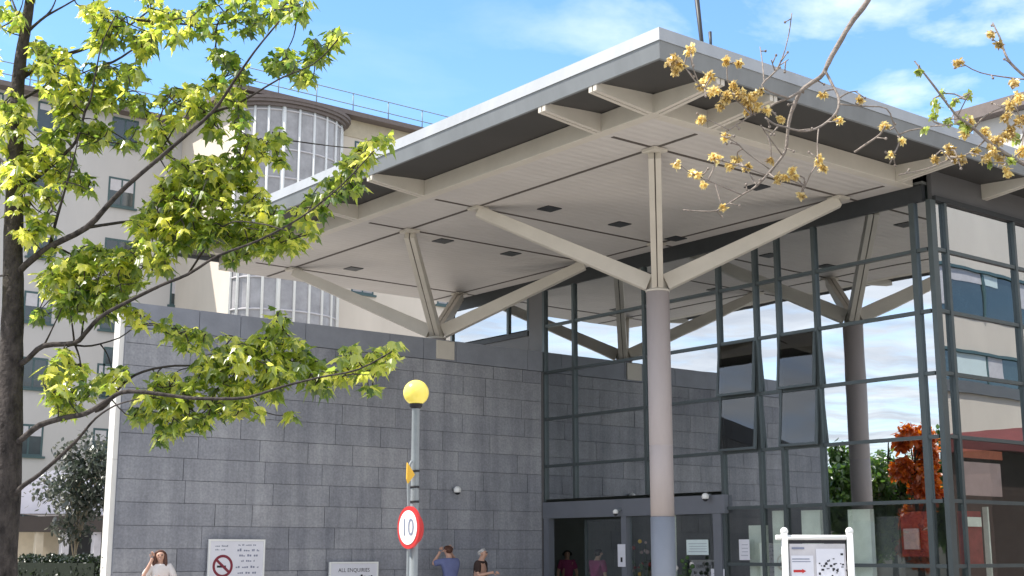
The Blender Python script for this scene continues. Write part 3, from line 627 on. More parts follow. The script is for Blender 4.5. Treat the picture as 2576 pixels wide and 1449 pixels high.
for bu, bv, br in BLOBS:
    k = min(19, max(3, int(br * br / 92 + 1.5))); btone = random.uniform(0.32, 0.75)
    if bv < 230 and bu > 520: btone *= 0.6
    for q in range(k):
        a, r = random.uniform(0, 6.283), br * 0.85 * math.sqrt(random.random())
        u, v = bu + r * math.cos(a), bv + r * math.sin(a)
        dd = D0; c0 = at(u, v, D0); bp, bi = min(allpts, key=lambda z: (z[0] - c0).length)
        dd = (bp.x * CA + bp.y * SA) + random.uniform(-0.35, 0.35)
        c = at(u, v, dd)
        bp, bi = min(allpts, key=lambda z: (z[0] - c).length)
        mid = (bp + c) / 2 + rv() * 0.03
        P = smooth([bp, mid, c], 3); branches[bi][1].tube(P, [0.007, 0.006, 0.006, 0.005, 0.005, 0.004, 0.003][:len(P)], 4, cap=False)
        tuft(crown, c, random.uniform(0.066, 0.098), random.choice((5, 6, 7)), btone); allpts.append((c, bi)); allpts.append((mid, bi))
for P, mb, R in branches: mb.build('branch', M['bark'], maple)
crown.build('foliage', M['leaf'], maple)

# --- the budding tree reaching in from the right
D1 = 5.0
bud = thing('budding_tree', 'bare twigged tree with yellow blossom tufts reaching in from the upper right', 'tree', frame(3.35, 5.2))
tb = frame(3.35, 5.2); fork = frame(3.3, 5.2, 2.3); top = frame(3.2, 5.1, 4.7)
m = MB(); m.tube(smooth([tb, frame(3.33, 5.2, 1.0), fork, frame(3.3, 5.15, 3.6), top, frame(2.6, 5.05, 5.6)], 4), [0.14 - 0.0052 * i for i in range(21)], 12, rough=0.05); m.build('trunk', M['bark2'], bud)
p1 = D1 / FPX
TW = [
    ([frame(3.25, 5.15, 4.3), frame(2.6, 5.1, 4.35), frame(1.9, 5.03, 4.2), (2240, -95), (2184, 0), (2147, 50), (2117, 97), (2084, 157), (2070, 187), (2044, 207), (2014, 230), (1994, 273), (1984, 310), (1980, 350), (1974, 383), (1947, 420), (1904, 467), (1867, 490), (1820, 520), (1790, 532), (1718, 528)], 15, 2.5),
    ([(2077, 180), (2094, 213), (2110, 247), (2104, 283), (2067, 317), (2027, 330), (2000, 327), (1977, 320), (1950, 313), (1925, 296)], 6, 3.5),
    ([(2014, 230), (1984, 247), (1950, 260), (1924, 277), (1890, 290), (1834, 327), (1810, 337)], 6, 2),
    ([(1984, 247), (1940, 232), (1917, 213), (1950, 180), (1970, 140), (1984, 87), (1992, 33)], 5, 1.8), ([(1922, 205), (1918, 160), (1912, 118)], 3.5, 1.6), ([(1950, 180), (1940, 150)], 3, 1.5), ([(1960, 165), (1983, 150)], 3, 1.5),
    ([(2110, 247), (2134, 233), (2157, 229)], 4, 2.5), ([(2112, 262), (2167, 267), (2230, 273), (2250, 320), (2264, 350), (2240, 410)], 3.5, 2), ([(2150, 383), (2180, 362), (2214, 338), (2226, 318)], 5, 4), ([(2270, 345), (2258, 370), (2238, 412)], 4, 3),
    ([(1968, 390), (1930, 340), (1914, 315)], 3, 1.6), ([(1935, 425), (1880, 385), (1850, 357), (1817, 343)], 3, 1.6), ([(1925, 440), (1870, 420), (1800, 400)], 3, 1.6), ([(2060, 318), (2056, 360), (2058, 410)], 3, 1.5), ([(2040, 435), (2025, 470), (2008, 500)], 3, 1.5), ([(2058, 410), (2040, 435)], 3, 2),
    ([(1890, 290), (1850, 250), (1800, 232), (1760, 215), (1720, 165)], 4, 2), ([(1850, 250), (1830, 200), (1830, 150)], 3, 1.5), ([(1760, 215), (1740, 160), (1738, 128)], 3, 1.5), ([(1834, 327), (1790, 305), (1765, 296)], 3, 1.5), ([(1867, 490), (1800, 462), (1745, 440), (1702, 408)], 3.5, 1.5), ([(1904, 467), (1880, 430), (1858, 402)], 3, 1.5), ([(1900, 290), (1880, 262), (1868, 238)], 3, 1.5),
    ([frame(3.3, 5.2, 2.2), frame(2.6, 5.15, 2.65), (2660, 450), (2580, 415), (2500, 367), (2450, 323), (2400, 283), (2350, 217), (2300, 153)], 13, 3),
    ([frame(3.3, 5.15, 3.3), frame(2.4, 5.1, 3.25), (2640, 240), (2567, 183), (2534, 147), (2515, 95), (2497, 57)], 10, 3), ([(2590, 200), (2550, 197), (2467, 183), (2417, 157)], 4, 2), ([(2480, 350), (2440, 385), (2395, 398), (2375, 385)], 4, 2), ([(2500, 367), (2530, 410), (2510, 420)], 4, 2), ([(2450, 323), (2480, 290), (2540, 262)], 4, 2), ([(2400, 283), (2385, 310), (2340, 318)], 3, 1.5), ([(2410, 290), (2430, 250), (2440, 232)], 3, 1.5), ([(2560, 405), (2575, 340), (2560, 290)], 4, 2),
    ([(2395, 398), (2330, 425), (2260, 440)], 3, 2),
]
tw = MB(); twpts = []
limbs = []
for pl, r0, r1 in TW:
    P = []; dz = random.uniform(-0.25, 0.25)
    for i, q in enumerate(pl):
        P.append(q if isinstance(q, Vector) else at(q[0], q[1], D1 + dz * i / len(pl)))
    P = smooth(P, 3); n_ = len(P) - 1
    R = [max(0.0022, (r0 + (r1 - r0) * i / n_) * p1 * 0.62) for i in range(n_ + 1)]
    mb = MB(); mb.tube(P, R, 7, rough=0.14); limbs.append(mb); twpts += [(p, mb) for p in P[3:]]
    for i in range(2, n_, 3):                     # short spur twigs with buds
        if random.random() < 0.75 and i > n_ * 0.35:
            d = rv() * 0.06; mb.tube([P[i], P[i] + d], [0.0035, 0.002], 4); mb.ball(P[i] + d, 0.006, 6, 4)
FL = [(1690, 150, 25), (1710, 165, 22), (1738, 125, 20), (1780, 200, 28), (1830, 150, 14), (1860, 157, 14), (1795, 225, 18), (1825, 245, 24), (1865, 235, 24), (1893, 243, 22), (1885, 268, 16), (1765, 297, 20), (1820, 345, 17), (1800, 400, 20), (1855, 400, 21), (1880, 420, 11), (2070, 240, 14), (2160, 250, 11), (2225, 315, 16), (2268, 352, 7), (2240, 388, 9), (2060, 405, 15), (2072, 418, 13), (1703, 410, 14), (1748, 438, 17), (1770, 460, 11), (1955, 443, 17), (1992, 425, 11), (1817, 523, 11), (2015, 492, 9), (1912, 225, 12), (1790, 190, 16), (1880, 285, 12),
    (2385, 380, 18), (2398, 397, 14), (2408, 152, 15), (2490, 88, 16), (2510, 112, 14), (2545, 260, 24), (2565, 240, 22), (2480, 330, 18), (2505, 352, 24), (2540, 335, 28), (2570, 380, 26), (2515, 402, 22), (2455, 385, 15), (2430, 330, 18), (2566, 300, 24), (2480, 395, 18), (2555, 205, 18), (2440, 300, 16), (2525, 290, 20), (2495, 375, 20), (2420, 400, 15), (2350, 395, 14), (2530, 430, 18), (1850, 210, 18), (1880, 255, 20), (1810, 265, 16), (1905, 262, 16), (1930, 275, 14), (1700, 180, 18), (1760, 215, 18), (1940, 400, 12), (1975, 450, 14), (2000, 440, 12), (1830, 420, 14), (2110, 300, 9), (1960, 300, 12)]
GR = [(2350, 262, 20), (2400, 255, 18), (2378, 308, 17), (2430, 320, 16), (2325, 322, 10), (2340, 290, 16), (2490, 410, 16), (2425, 300, 20), (2540, 400, 18), (2440, 240, 12), (2370, 235, 12), (2310, 180, 10), (2560, 350, 22)]
PETAL = [(0, 0), (.22, .25), (.26, .6), (0, 1)]
fl = MB(); gl = MB()
for lst, mb_, sz in ((FL, fl, 0.0165), (GR, gl, 0.021)):
    for u, v, r in lst:
        c = at(u, v, D1); bp, lm = min(twpts, key=lambda z: (z[0] - c).length)
        dd = bp.x * CA + bp.y * SA; c = at(u, v, dd + random.uniform(-.03, .03)); bp, lm = min(twpts, key=lambda z: (z[0] - c).length)
        lm.tube(smooth([bp, (bp + c) / 2 + rv() * 0.02, c], 2), [0.004, 0.0035, 0.003, 0.003, 0.002], 5, cap=False)
        n_ = int(r * (5.2 if mb_ is fl else 1.5)) + 6
        cl = [c + rv() * (r * p1 * 0.55) for _ in range(max(2, int(r / 6)))]; bt = random.uniform(.3, .75)
        for q in range(n_):
            d = rv(); cc = random.choice(cl) + rv() * (r * p1 * 0.4)
            leaf(mb_, cc, d + Vector((0, 0, -0.3)), rv() + UP * 0.6, sz * random.uniform(.7, 1.4), min(1, max(0, bt + random.uniform(-.35, .35))), outline=PETAL)
for mb in limbs: mb.build('branch', M['bark2'], bud)
fl.build('blossom', M['blossom'], bud); gl.build('young_leaves', M['budleaf'], bud)

# --- smaller trees
OVAL = [(0, 0), (.3, .35), (.25, .7), (0, 1)]
def tree(name, label, base, h, trunk_h, rx, rz, n, size, leafm, barkm, tone=0.5, group=None, lean=0.0, rt=0.08, gaps=7):
    base = Vector(base); t = thing(name, label, 'tree', base, group)
    m = MB(); topp = base + Vector((lean, 0, h * 0.80)); tp = smooth([base, base + Vector((lean * .2, 0, h * .3)), base + Vector((lean * .6, 0.05, h * .6)), topp], 4)
    m.tube(tp, [rt * (1 - .85 * i / (len(tp) - 1)) for i in range(len(tp))], 8, rough=.05)
    cz = trunk_h + (h - trunk_h) / 2; cents = []
    for k in range(24):
        d = rv(); c = base + Vector((d.x * rx * .8, d.y * rx * .8, cz + d.z * rz * .8)); cents.append((c, random.uniform(.3, .55) * rx, random.uniform(-.2, .2)))
        s_ = tp[min(len(tp) - 1, int(len(tp) * random.uniform(.35, .85)))]; m.tube(smooth([s_, (s_ + c) / 2 + UP * .1, c], 3), [rt * .35, rt * .3, rt * .25, rt * .22, rt * .18, rt * .12, rt * .06], 5, cap=False)
    m.build('trunk', barkm, t)
    f_ = MB()
    for q in range(n):
        c, r, dt = random.choice(cents); d = rv(); p = c + d.normalized() * r * random.uniform(.35, 1.0)
        leaf(f_, p, rv() + Vector((0, 0, -.3)), UP + rv() * .6, size * random.uniform(.7, 1.3), min(1, max(0, tone + dt + random.uniform(-.25, .25))), outline=OVAL)
    f_.build('foliage', leafm, t); return t
tree('ornamental_tree', 'small grey leaved tree on a thin pale trunk beside the pale wall end', at(190, 1390, 29) - UP * 1.65, 4.35, 1.75, 0.95, 1.3, 3000, 0.12, M['shrubleaf'], M['bark3'], .45, rt=0.05)
def mirrored(u, v_top, d, **k):               # a tree whose image in the front glass falls at this bearing
    r = ray(u, v_top); s_ = d / (r.x * CA + r.y * SA); q = CAM + r * s_; return Vector((2 * AG - q.x, q.y, 0)), q.z
for nm, lb, u, v, d, rx, mm in (('roadside_tree', 'green roadside tree nearest the doorway in the glass reflection', 2110, 1085, 46, 1.3, 'greenleaf'), ('roadside_tree', 'tall green roadside tree left of the orange one in the glass reflection', 2232, 1010, 47, 1.3, 'greenleaf'), ('copper_tree', 'narrow orange red roadside tree seen mirrored in the entrance glass', 2294, 1000, 45, 0.85, 'orangeleaf'), ('roadside_tree', 'green roadside tree right of the orange one in the glass reflection', 2364, 1050, 48, 1.0, 'greenleaf'), ('roadside_tree', 'distant roadside tree mirrored above the dark wall reflection in the glass', 1800, 890, 60, 1.5, 'greenleaf')):
    b, hz = mirrored(u, v, d); tree(nm, lb, b, hz, 0.8, rx, (hz - .8) / 2, 5200, 0.22, M[mm], M['bark'], .5, group='roadside trees mirrored in the glass' if nm == 'roadside_tree' else None, rt=.12)
hd = MB()
h0, h1 = at(40, 1405, 27), at(268, 1405, 25)
hb = thing('hedge', 'clipped dark green hedge low in front of the porch', 'hedge', (h0 + h1) / 2 - UP * ((h0 + h1) / 2).z)
for q in range(6500):
    s_ = random.random(); c = h0.lerp(h1, s_); c.z = 0
    y_ = random.uniform(0, 1.0); topz = 1.5 + 0.05 * math.sin(s_ * 21) + random.uniform(-.04, .05)
    c = c + AHEAD * y_; c.z = topz if random.random() < .5 else random.uniform(.1, topz)
    if c.z < topz - .1: c = c - AHEAD * y_ + AHEAD * random.uniform(-.04, .05)
    leaf(hd, c, rv(), UP + rv(), random.uniform(.05, .09), random.random(), outline=OVAL)
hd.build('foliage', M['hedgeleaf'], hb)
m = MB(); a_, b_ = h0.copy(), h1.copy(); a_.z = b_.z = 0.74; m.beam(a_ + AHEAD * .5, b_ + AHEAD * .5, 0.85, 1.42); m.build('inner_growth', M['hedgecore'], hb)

# ================================================================== STREET FURNITURE AND SIGNS
DB = 15.6
pb = at(1041, 1390, DB); pb.z = 0
bea = thing('belisha_beacon', 'yellow globe crossing beacon on a slim grey pole', 'beacon', pb)
zc_ = at(1041, 988, DB).z
m = MB(); m.lathe([(0.085, 0), (0.085, 0.9), (0.05, 0.95), (0.046, zc_ - 0.2), (0.05, zc_ - 0.19)], 16, pb); m.build('pole', M['polepaint'], bea)
m = MB(); m.ball(pb + UP * zc_, 0.152, 28, 18); m.build('globe', M['amber'], bea)
m = MB(); m.lathe([(0.05, zc_ - 0.19), (0.075, zc_ - 0.165), (0.08, zc_ - 0.13), (0.06, zc_ - 0.125)], 16, pb); m.build('collar', M['black'], bea)
cl_ = at(1029, 1110, DB - 0.05)
m = MB(); P = [at(1036, 1160, DB - .07), at(1028, 1180, DB - .09), at(1027, 1230, DB - .09), at(1028, 1300, DB - .08)]; P.append(Vector((P[-1].x, P[-1].y, 0.9))); m.tube(smooth(P, 4), 0.017, 8); m.build('conduit', M['polepaint'], bea)
for v in (1185, 1225, 1262): m = MB(); p = at(1035, v, DB); m.lathe([(0.056, -0.012), (0.056, 0.012)], 14, Vector((pb.x, pb.y, p.z))); m.build('clamp_band', M['black'], bea)
def disc(mb, c, n, r, thick, k=36, r0=0.0, mi=0):
    n = n.normalized(); x = UP.cross(n).normalized(); y = n.cross(x)
    if r0 == 0: mb.prism([(r * math.cos(2 * PI * i / k), r * math.sin(2 * PI * i / k)) for i in range(k)], c, x, y, thick, mi)
    else:
        for i in range(k):
            a, b = 2 * PI * i / k, 2 * PI * (i + 1) / k
            mb.prism([(r0 * math.cos(a), r0 * math.sin(a)), (r * math.cos(a), r * math.sin(a)), (r * math.cos(b), r * math.sin(b)), (r0 * math.cos(b), r0 * math.sin(b))], c, x, y, thick, mi)
    return x, y
sc_ = at(1027, 1327, DB - 0.14); ns = (-AHEAD * math.cos(math.radians(54)) - RIGHT * math.sin(math.radians(54)))
sg = thing('speed_sign', 'round white ten limit sign with a red border on the beacon pole', 'road sign', sc_)
m = MB(); disc(m, sc_, ns, 0.242, 0.03); m.build('backing', M['redsign'], sg)
m = MB(); x_, y_ = disc(m, sc_ + ns * 0.006, ns, 0.195, 0.004); m.build('white_face', M['white'], sg)
m = MB(); text_mesh(m, '10', 0.28, sc_ + ns * 0.008 - x_ * 0.0 - y_ * 0.09, x_, y_, 0.003, align='CENTER'); m.build('number', M['greyprint'], sg)
ns2 = (-AHEAD * math.cos(math.radians(60)) + RIGHT * math.sin(math.radians(60))); s2 = at(1046, 1330, DB + 0.16)
sg2 = thing('turned_sign', 'round red edged sign turned away on the far side of the beacon pole', 'road sign', s2)
m = MB(); disc(m, s2, ns2, 0.17, 0.025); m.build('backing', M['redsign'], sg2)
yp = at(1032, 1190, DB - 0.12)
m = MB(); m.prism([(-0.04, 0.12), (0.07, -0.015), (-0.025, -0.12), (-0.045, -0.07)], yp, (RIGHT * .55 + AHEAD * .5).normalized(), UP, 0.02); tag(m.build('warning_plate', M['yellow'], None), 'small pointed yellow plate strapped to the beacon pole above the speed sign', 'plate')

SY = WY - 0.12
def wall_board(name, label, u0, u1, v0, z0, cat, posts=True):
    p, q = onB(u0, v0, SY), onB(u1, v0, SY)
    t_ = thing(name, label, cat, ((p.x + q.x) / 2, SY, 0))
    B(p.x, q.x, SY, SY + 0.03, z0, p.z).build('panel', M['whitesign'], t_)
    f = MB(); e = 0.035
    f.box(p.x - e, p.x - 0.002, SY - 0.012, SY + 0.035, z0 - e, p.z + e); f.box(q.x + 0.002, q.x + e, SY - 0.012, SY + 0.035, z0 - e, p.z + e); f.box(p.x - 0.0018, q.x + 0.0018, SY - 0.012, SY + 0.035, p.z + 0.002, p.z + e); f.box(p.x - 0.0018, q.x + 0.0018, SY - 0.012, SY + 0.035, z0 - e, z0 - 0.002)
    f.build('frame', M['white'], t_)
    for xx in (p.x + 0.1, q.x - 0.16): B(xx, xx + 0.06, SY + 0.031, SY + 0.09, 0, p.z - 0.05).build('post', M['polepaint'], t_)
    return t_, p, q
t_, p, q = wall_board('no_smoking_sign', 'white no smoking board with a red barred circle against the stone wall', 530, 663, 1361, 0.95, 'sign')
UXW, UZ = Vector((1, 0, 0)), UP
def dashes(mb, x0, x1, z, h, y, word=(0.05, 0.14), mi=0):
    x = x0
    while x < x1 - 0.02:
        w = min(random.uniform(*word), x1 - x); k = max(2, int(w / (h * .62)))
        for i in range(k):
            cx_ = x + w * (i + .5) / k; ww = w / k * .36; hh = h * random.choice((.5, .5, .4, .7))
            mb.box(cx_ - ww, cx_ + ww, y - 0.003, y - 0.0005, z - h * .4, z - h * .4 + hh * random.uniform(.8, 1.3))
        x += w + h * 0.7
m = MB(); W_ = q.x - p.x
for i, (a, b, dz) in enumerate(((.52, .86, .07), (.50, .95, .17), (.54, .90, .27), (.58, .84, .37), (.48, .92, .49), (.52, .88, .60), (.50, .9, .72))): dashes(m, p.x + W_ * a, p.x + W_ * b, p.z - dz, 0.06 if i else .04, SY)
m.build('wording', M['greyprint'], t_)
m = MB(); dashes(m, p.x + .1, p.x + W_ * .36, p.z - .09, .045, SY); dashes(m, p.x + .1, p.x + W_ * .32, p.z - .16, .04, SY); m.build('heading', M['casing'], t_)
c_ = onB(560, 1424, SY); c_.y = SY - 0.001
m = MB(); disc(m, c_ + Vector((0, -.004, 0)), Vector((0, -1, 0)), 0.215, 0.004, 40, 0.165); m.beam(c_ + Vector((-.135, -.004, .115)), c_ + Vector((.135, -.004, -.115)), .004, .05, up=Vector((0, 0, 1))); m.build('barred_circle', M['darkred'], t_)
m = MB(); m.box(c_.x - .12, c_.x + .07, SY - .0025, SY - .0006, c_.z - .03, c_.z + .01); m.build('cigarette_symbol', M['black'], t_)
t_, p, q = wall_board('enquiries_sign', 'small white enquiries board with dark lettering before the stone wall near the beacon', 833, 948, 1418, 0.85, 'sign')
m = MB(); text_mesh(m, 'ALL ENQUIRIES', 0.112, Vector(((p.x + q.x) / 2, SY - 0.001, p.z - 0.17)), UXW, UZ, 0.003, align='CENTER'); dashes(m, p.x + .1, q.x - .1, p.z - .27, .09, SY, (.1, .2)); m.build('wording', M['black'], t_)

# directory board on two posts, right foreground
DD = 14.0
l0, r0_ = at(1973, 1344, DD), at(2137, 1344, DD); ux = (r0_ - l0).normalized(); nrm = ux.cross(UP); 
dbt = thing('directory_board', 'white framed freestanding board holding two posters at the lower right', 'board', (l0 + r0_) / 2 - UP * l0.z)
for c in (l0, r0_):
    m = MB(); b = Vector((c.x, c.y, 0)); m.tube([b, b + UP * (c.z + .02)], 0.036, 10); m.ball(b + UP * (c.z + .03), 0.042, 10, 8); m.build('post', M['white'], dbt)
m = MB(); zb_ = at(2050, 1352, DD).z; f0 = Vector((l0.x, l0.y, zb_)) - ux * 0.09; f1 = Vector((r0_.x, r0_.y, zb_)); m.tube([f0, f1], 0.026, 8); m.build('crossbar', M['white'], dbt)
zt_ = at(2050, 1368, DD).z; w_ = (r0_ - l0).length
O = Vector((l0.x, l0.y, 0))
m = MB(); m.prism([(.05, .55), (w_ - .05, .55), (w_ - .05, zt_), (.05, zt_)], O, ux, UP, 0.03); m.build('panel', M['blind'], dbt)
m = MB(); m.prism([(.05, zt_ + .005), (w_ - .05, zt_ + .005), (w_ - .05, zt_ + .045), (.05, zt_ + .045)], O - nrm * .002, ux, UP, 0.03); m.build('header_strip', M['black'], dbt)
for x0, x1, zz in ((.06, .29, zt_ - .12), (.32, w_ - .07, zt_ - .05)):
    m = MB(); m.prism([(x0, .7), (x1, .7), (x1, zz), (x0, zz)], O + nrm * .006, ux, UP, 0.004); m.build('poster', M['whitesign'], dbt)
m = MB(); pr = lambda a, b, c, d: m.prism([(a, c), (b, c), (b, d), (a, d)], O + nrm * .009, ux, UP, 0.002)
for k in range(26):
    ax, az = .45 + random.gauss(0, .07), zt_ - .24 + random.gauss(0, .05); pr(ax, ax + random.uniform(.008, .03), az, az + random.uniform(.008, .025))
m.build('map_drawing', M['black'], dbt)
m = MB(); pr(.08, .17, zt_ - .29, zt_ - .265); m.prism([(.17, zt_ - .30), (.21, zt_ - .278), (.17, zt_ - .255)], O + nrm * .009, ux, UP, 0.002); m.build('red_arrow', M['redsign'], dbt)
m = MB(); pr(.07, .2, zt_ - .055, zt_ - .035); pr(.07, .25, zt_ - .16, zt_ - .15); pr(.07, .26, zt_ - .185, zt_ - .178); m.build('heading', M['greyprint'], dbt)

# notices stuck on the glass and door
for lb, u0, u1, v0, v1 in (('pale green notice in the window right of the tall column', 1727, 1783, 1358, 1396), ('tall white paper notice on the glass left of the directory board', 1859, 1887, 1357, 1409), ('small white notice low on the glass beside the door frame', 1789, 1824, 1431, 1475), ('long white door notice with a dark symbol on the doorway post', 1554, 1574, 1369, 1426)):
    xx = AG - 0.09 if u0 > 1600 and u0 < 1860 and u0 != 1727 else AG - 0.03
    if u0 == 1554: xx = AG - 0.14
    p, q = onA(u0, v0, xx), onA(u1, v1, xx); t_ = thing('notice', lb, 'notice', p, 'paper notices on the entrance glass')
    B(xx - .006, xx, min(p.y, q.y), max(p.y, q.y), q.z, p.z).build('sheet', M['paper' if u0 == 1727 else 'whitesign'], t_)
    if u0 == 1554: B(xx - .009, xx - .0065, (p.y + q.y) / 2 - .03, (p.y + q.y) / 2 + .03, q.z + .1, q.z + .2).build('symbol', M['black'], t_)
    else:
        m = MB()
        for k in range(4): z_ = p.z - (p.z - q.z) * (.25 + .17 * k); m.box(xx - .008, xx - .0065, min(p.y, q.y) + .04, max(p.y, q.y) - .04 - .05 * random.random(), z_ - .008, z_)
        m.build('printed_lines', M['greyprint'], t_)

# cameras
def dome(label, p, n, r=0.085):
    p = Vector(p); n = Vector(n).normalized(); t_ = thing('security_camera', label, 'camera', p, 'security cameras on the entrance')
    m = MB(); c = p + n * 0.16; m.tube([p, p + n * .1, c], [0.03, 0.022, 0.022], 8); m.build('bracket', M['polepaint'], t_)
    m = MB(); m.ball(c - UP * 0.03, r, 16, 10); m.build('dome', M['white'], t_)
    m = MB(); m.ball(c - UP * .065, r * .82, 14, 8); m.build('lens_cover', M['black'], t_)
dome('white dome camera on the stone wall right of the beacon', onB(1140, 1230, WY), (0, -1, 0))
dome('white camera on the door header over the doorway post', onA(1562, 1283, AG - 0.13), (-1, 0, -.1), .06)
dome('white camera on top of the door header right of the column', onA(1788, 1246, AG - 0.1), (-1, 0, 0), .075)

# lightning rods on the canopy roof
for lb, u, v0, v1, r in (('taller dark thin rod standing on the canopy roof edge', 1765, 104, -30, 0.03), ('short dark thin rod on the canopy roof edge', 1788, 112, 80, 0.02)):
    p = onB(u, v0, AF + 0.3); q = onB(u - (15 if r > .025 else 2), v1, AF + 0.3); m = MB(); m.tube([Vector((p.x, p.y, 8.741)), Vector((p.x, p.y, p.z)), q], [r, r, r * 1.3], 8); m.ball(Vector((p.x, p.y, 8.77)), r * 2, 8, 6)
    tag(m.build('roof_rod', M['head'], None), lb, 'rod', 'rods on the canopy roof')

# flowers seen beside the doorway
def flowers(label, u, v, a, n, cols, hgt):
    p = onA(u, v, a); b = Vector((p.x, p.y, 0.031 if a > AG else 0)); t_ = thing('flower_display', label, 'flowers', b, 'flower displays at the door')
    m = MB(); m.lathe([(.14, 0), (.2, .45), (.21, .5), (.18, .5)], 16, b); m.build('tub', M['casing'], t_)
    st, bl = MB(), [[] for _ in cols]
    for k in range(n):
        d = Vector((random.uniform(-.28, .28), random.uniform(-.28, .28), random.uniform(.45, hgt))); e = b + d; st.tube([b + UP * .45, b + UP * .45 + (d - UP * .45) * .6 + rv() * .03, e], [.006, .005, .004], 5); leaf(st, b + (d * .7) + UP * .1, rv() + UP * .3, UP + rv() * .4, .16, 0, outline=OVAL)
        q = random.randrange(len(cols)); bl[q].append((e, random.uniform(.03, .055)))
    st.tone = []; st.build('stems', M['green'], t_)
    for c_, lst in zip(cols, bl):
        for e, r in lst: mb = MB(); mb.ball(e, r, 8, 6); mb.build('flower_head', M[c_], t_)
flowers('red and yellow flowers behind the glass left of the tall column', 1612, 1400, AG + 0.5, 26, ('red', 'yellow', 'pink'), 1.95)
flowers('leafy plant with pale heads just right of the tall column base', 1716, 1420, AG - 0.4, 22, ('whitetop', 'green'), 1.55)

# ================================================================== PEOPLE
def skin_mesh(verts, edges, root=0, sub=2):
    me = bpy.data.meshes.new('figure'); bm = bmesh.new(); lay = bm.verts.layers.skin.verify()
    vs = []
    for i, (p, r) in enumerate(verts):
        v = bm.verts.new(p); v[lay].radius = (r, r) if not isinstance(r, tuple) else r; v[lay].use_root = (i == root); vs.append(v)
    for a, b in edges: bm.edges.new((vs[a], vs[b]))
    bm.to_mesh(me); bm.free()
    ob = bpy.data.objects.new('figure', me); COL.objects.link(ob)
    s1 = ob.modifiers.new('skin', 'SKIN'); s1.use_smooth_shade = True; s2 = ob.modifiers.new('sub', 'SUBSURF'); s2.levels = sub; s2.render_levels = sub
    bpy.context.view_layer.update()
    out = bpy.data.meshes.new_from_object(ob.evaluated_get(bpy.context.evaluated_depsgraph_get()))
    V = [v.co.copy() for v in out.vertices]; F = [tuple(p.vertices) for p in out.polygons]
    bpy.data.objects.remove(ob); bpy.data.meshes.remove(me); bpy.data.meshes.remove(out)
    return V, F

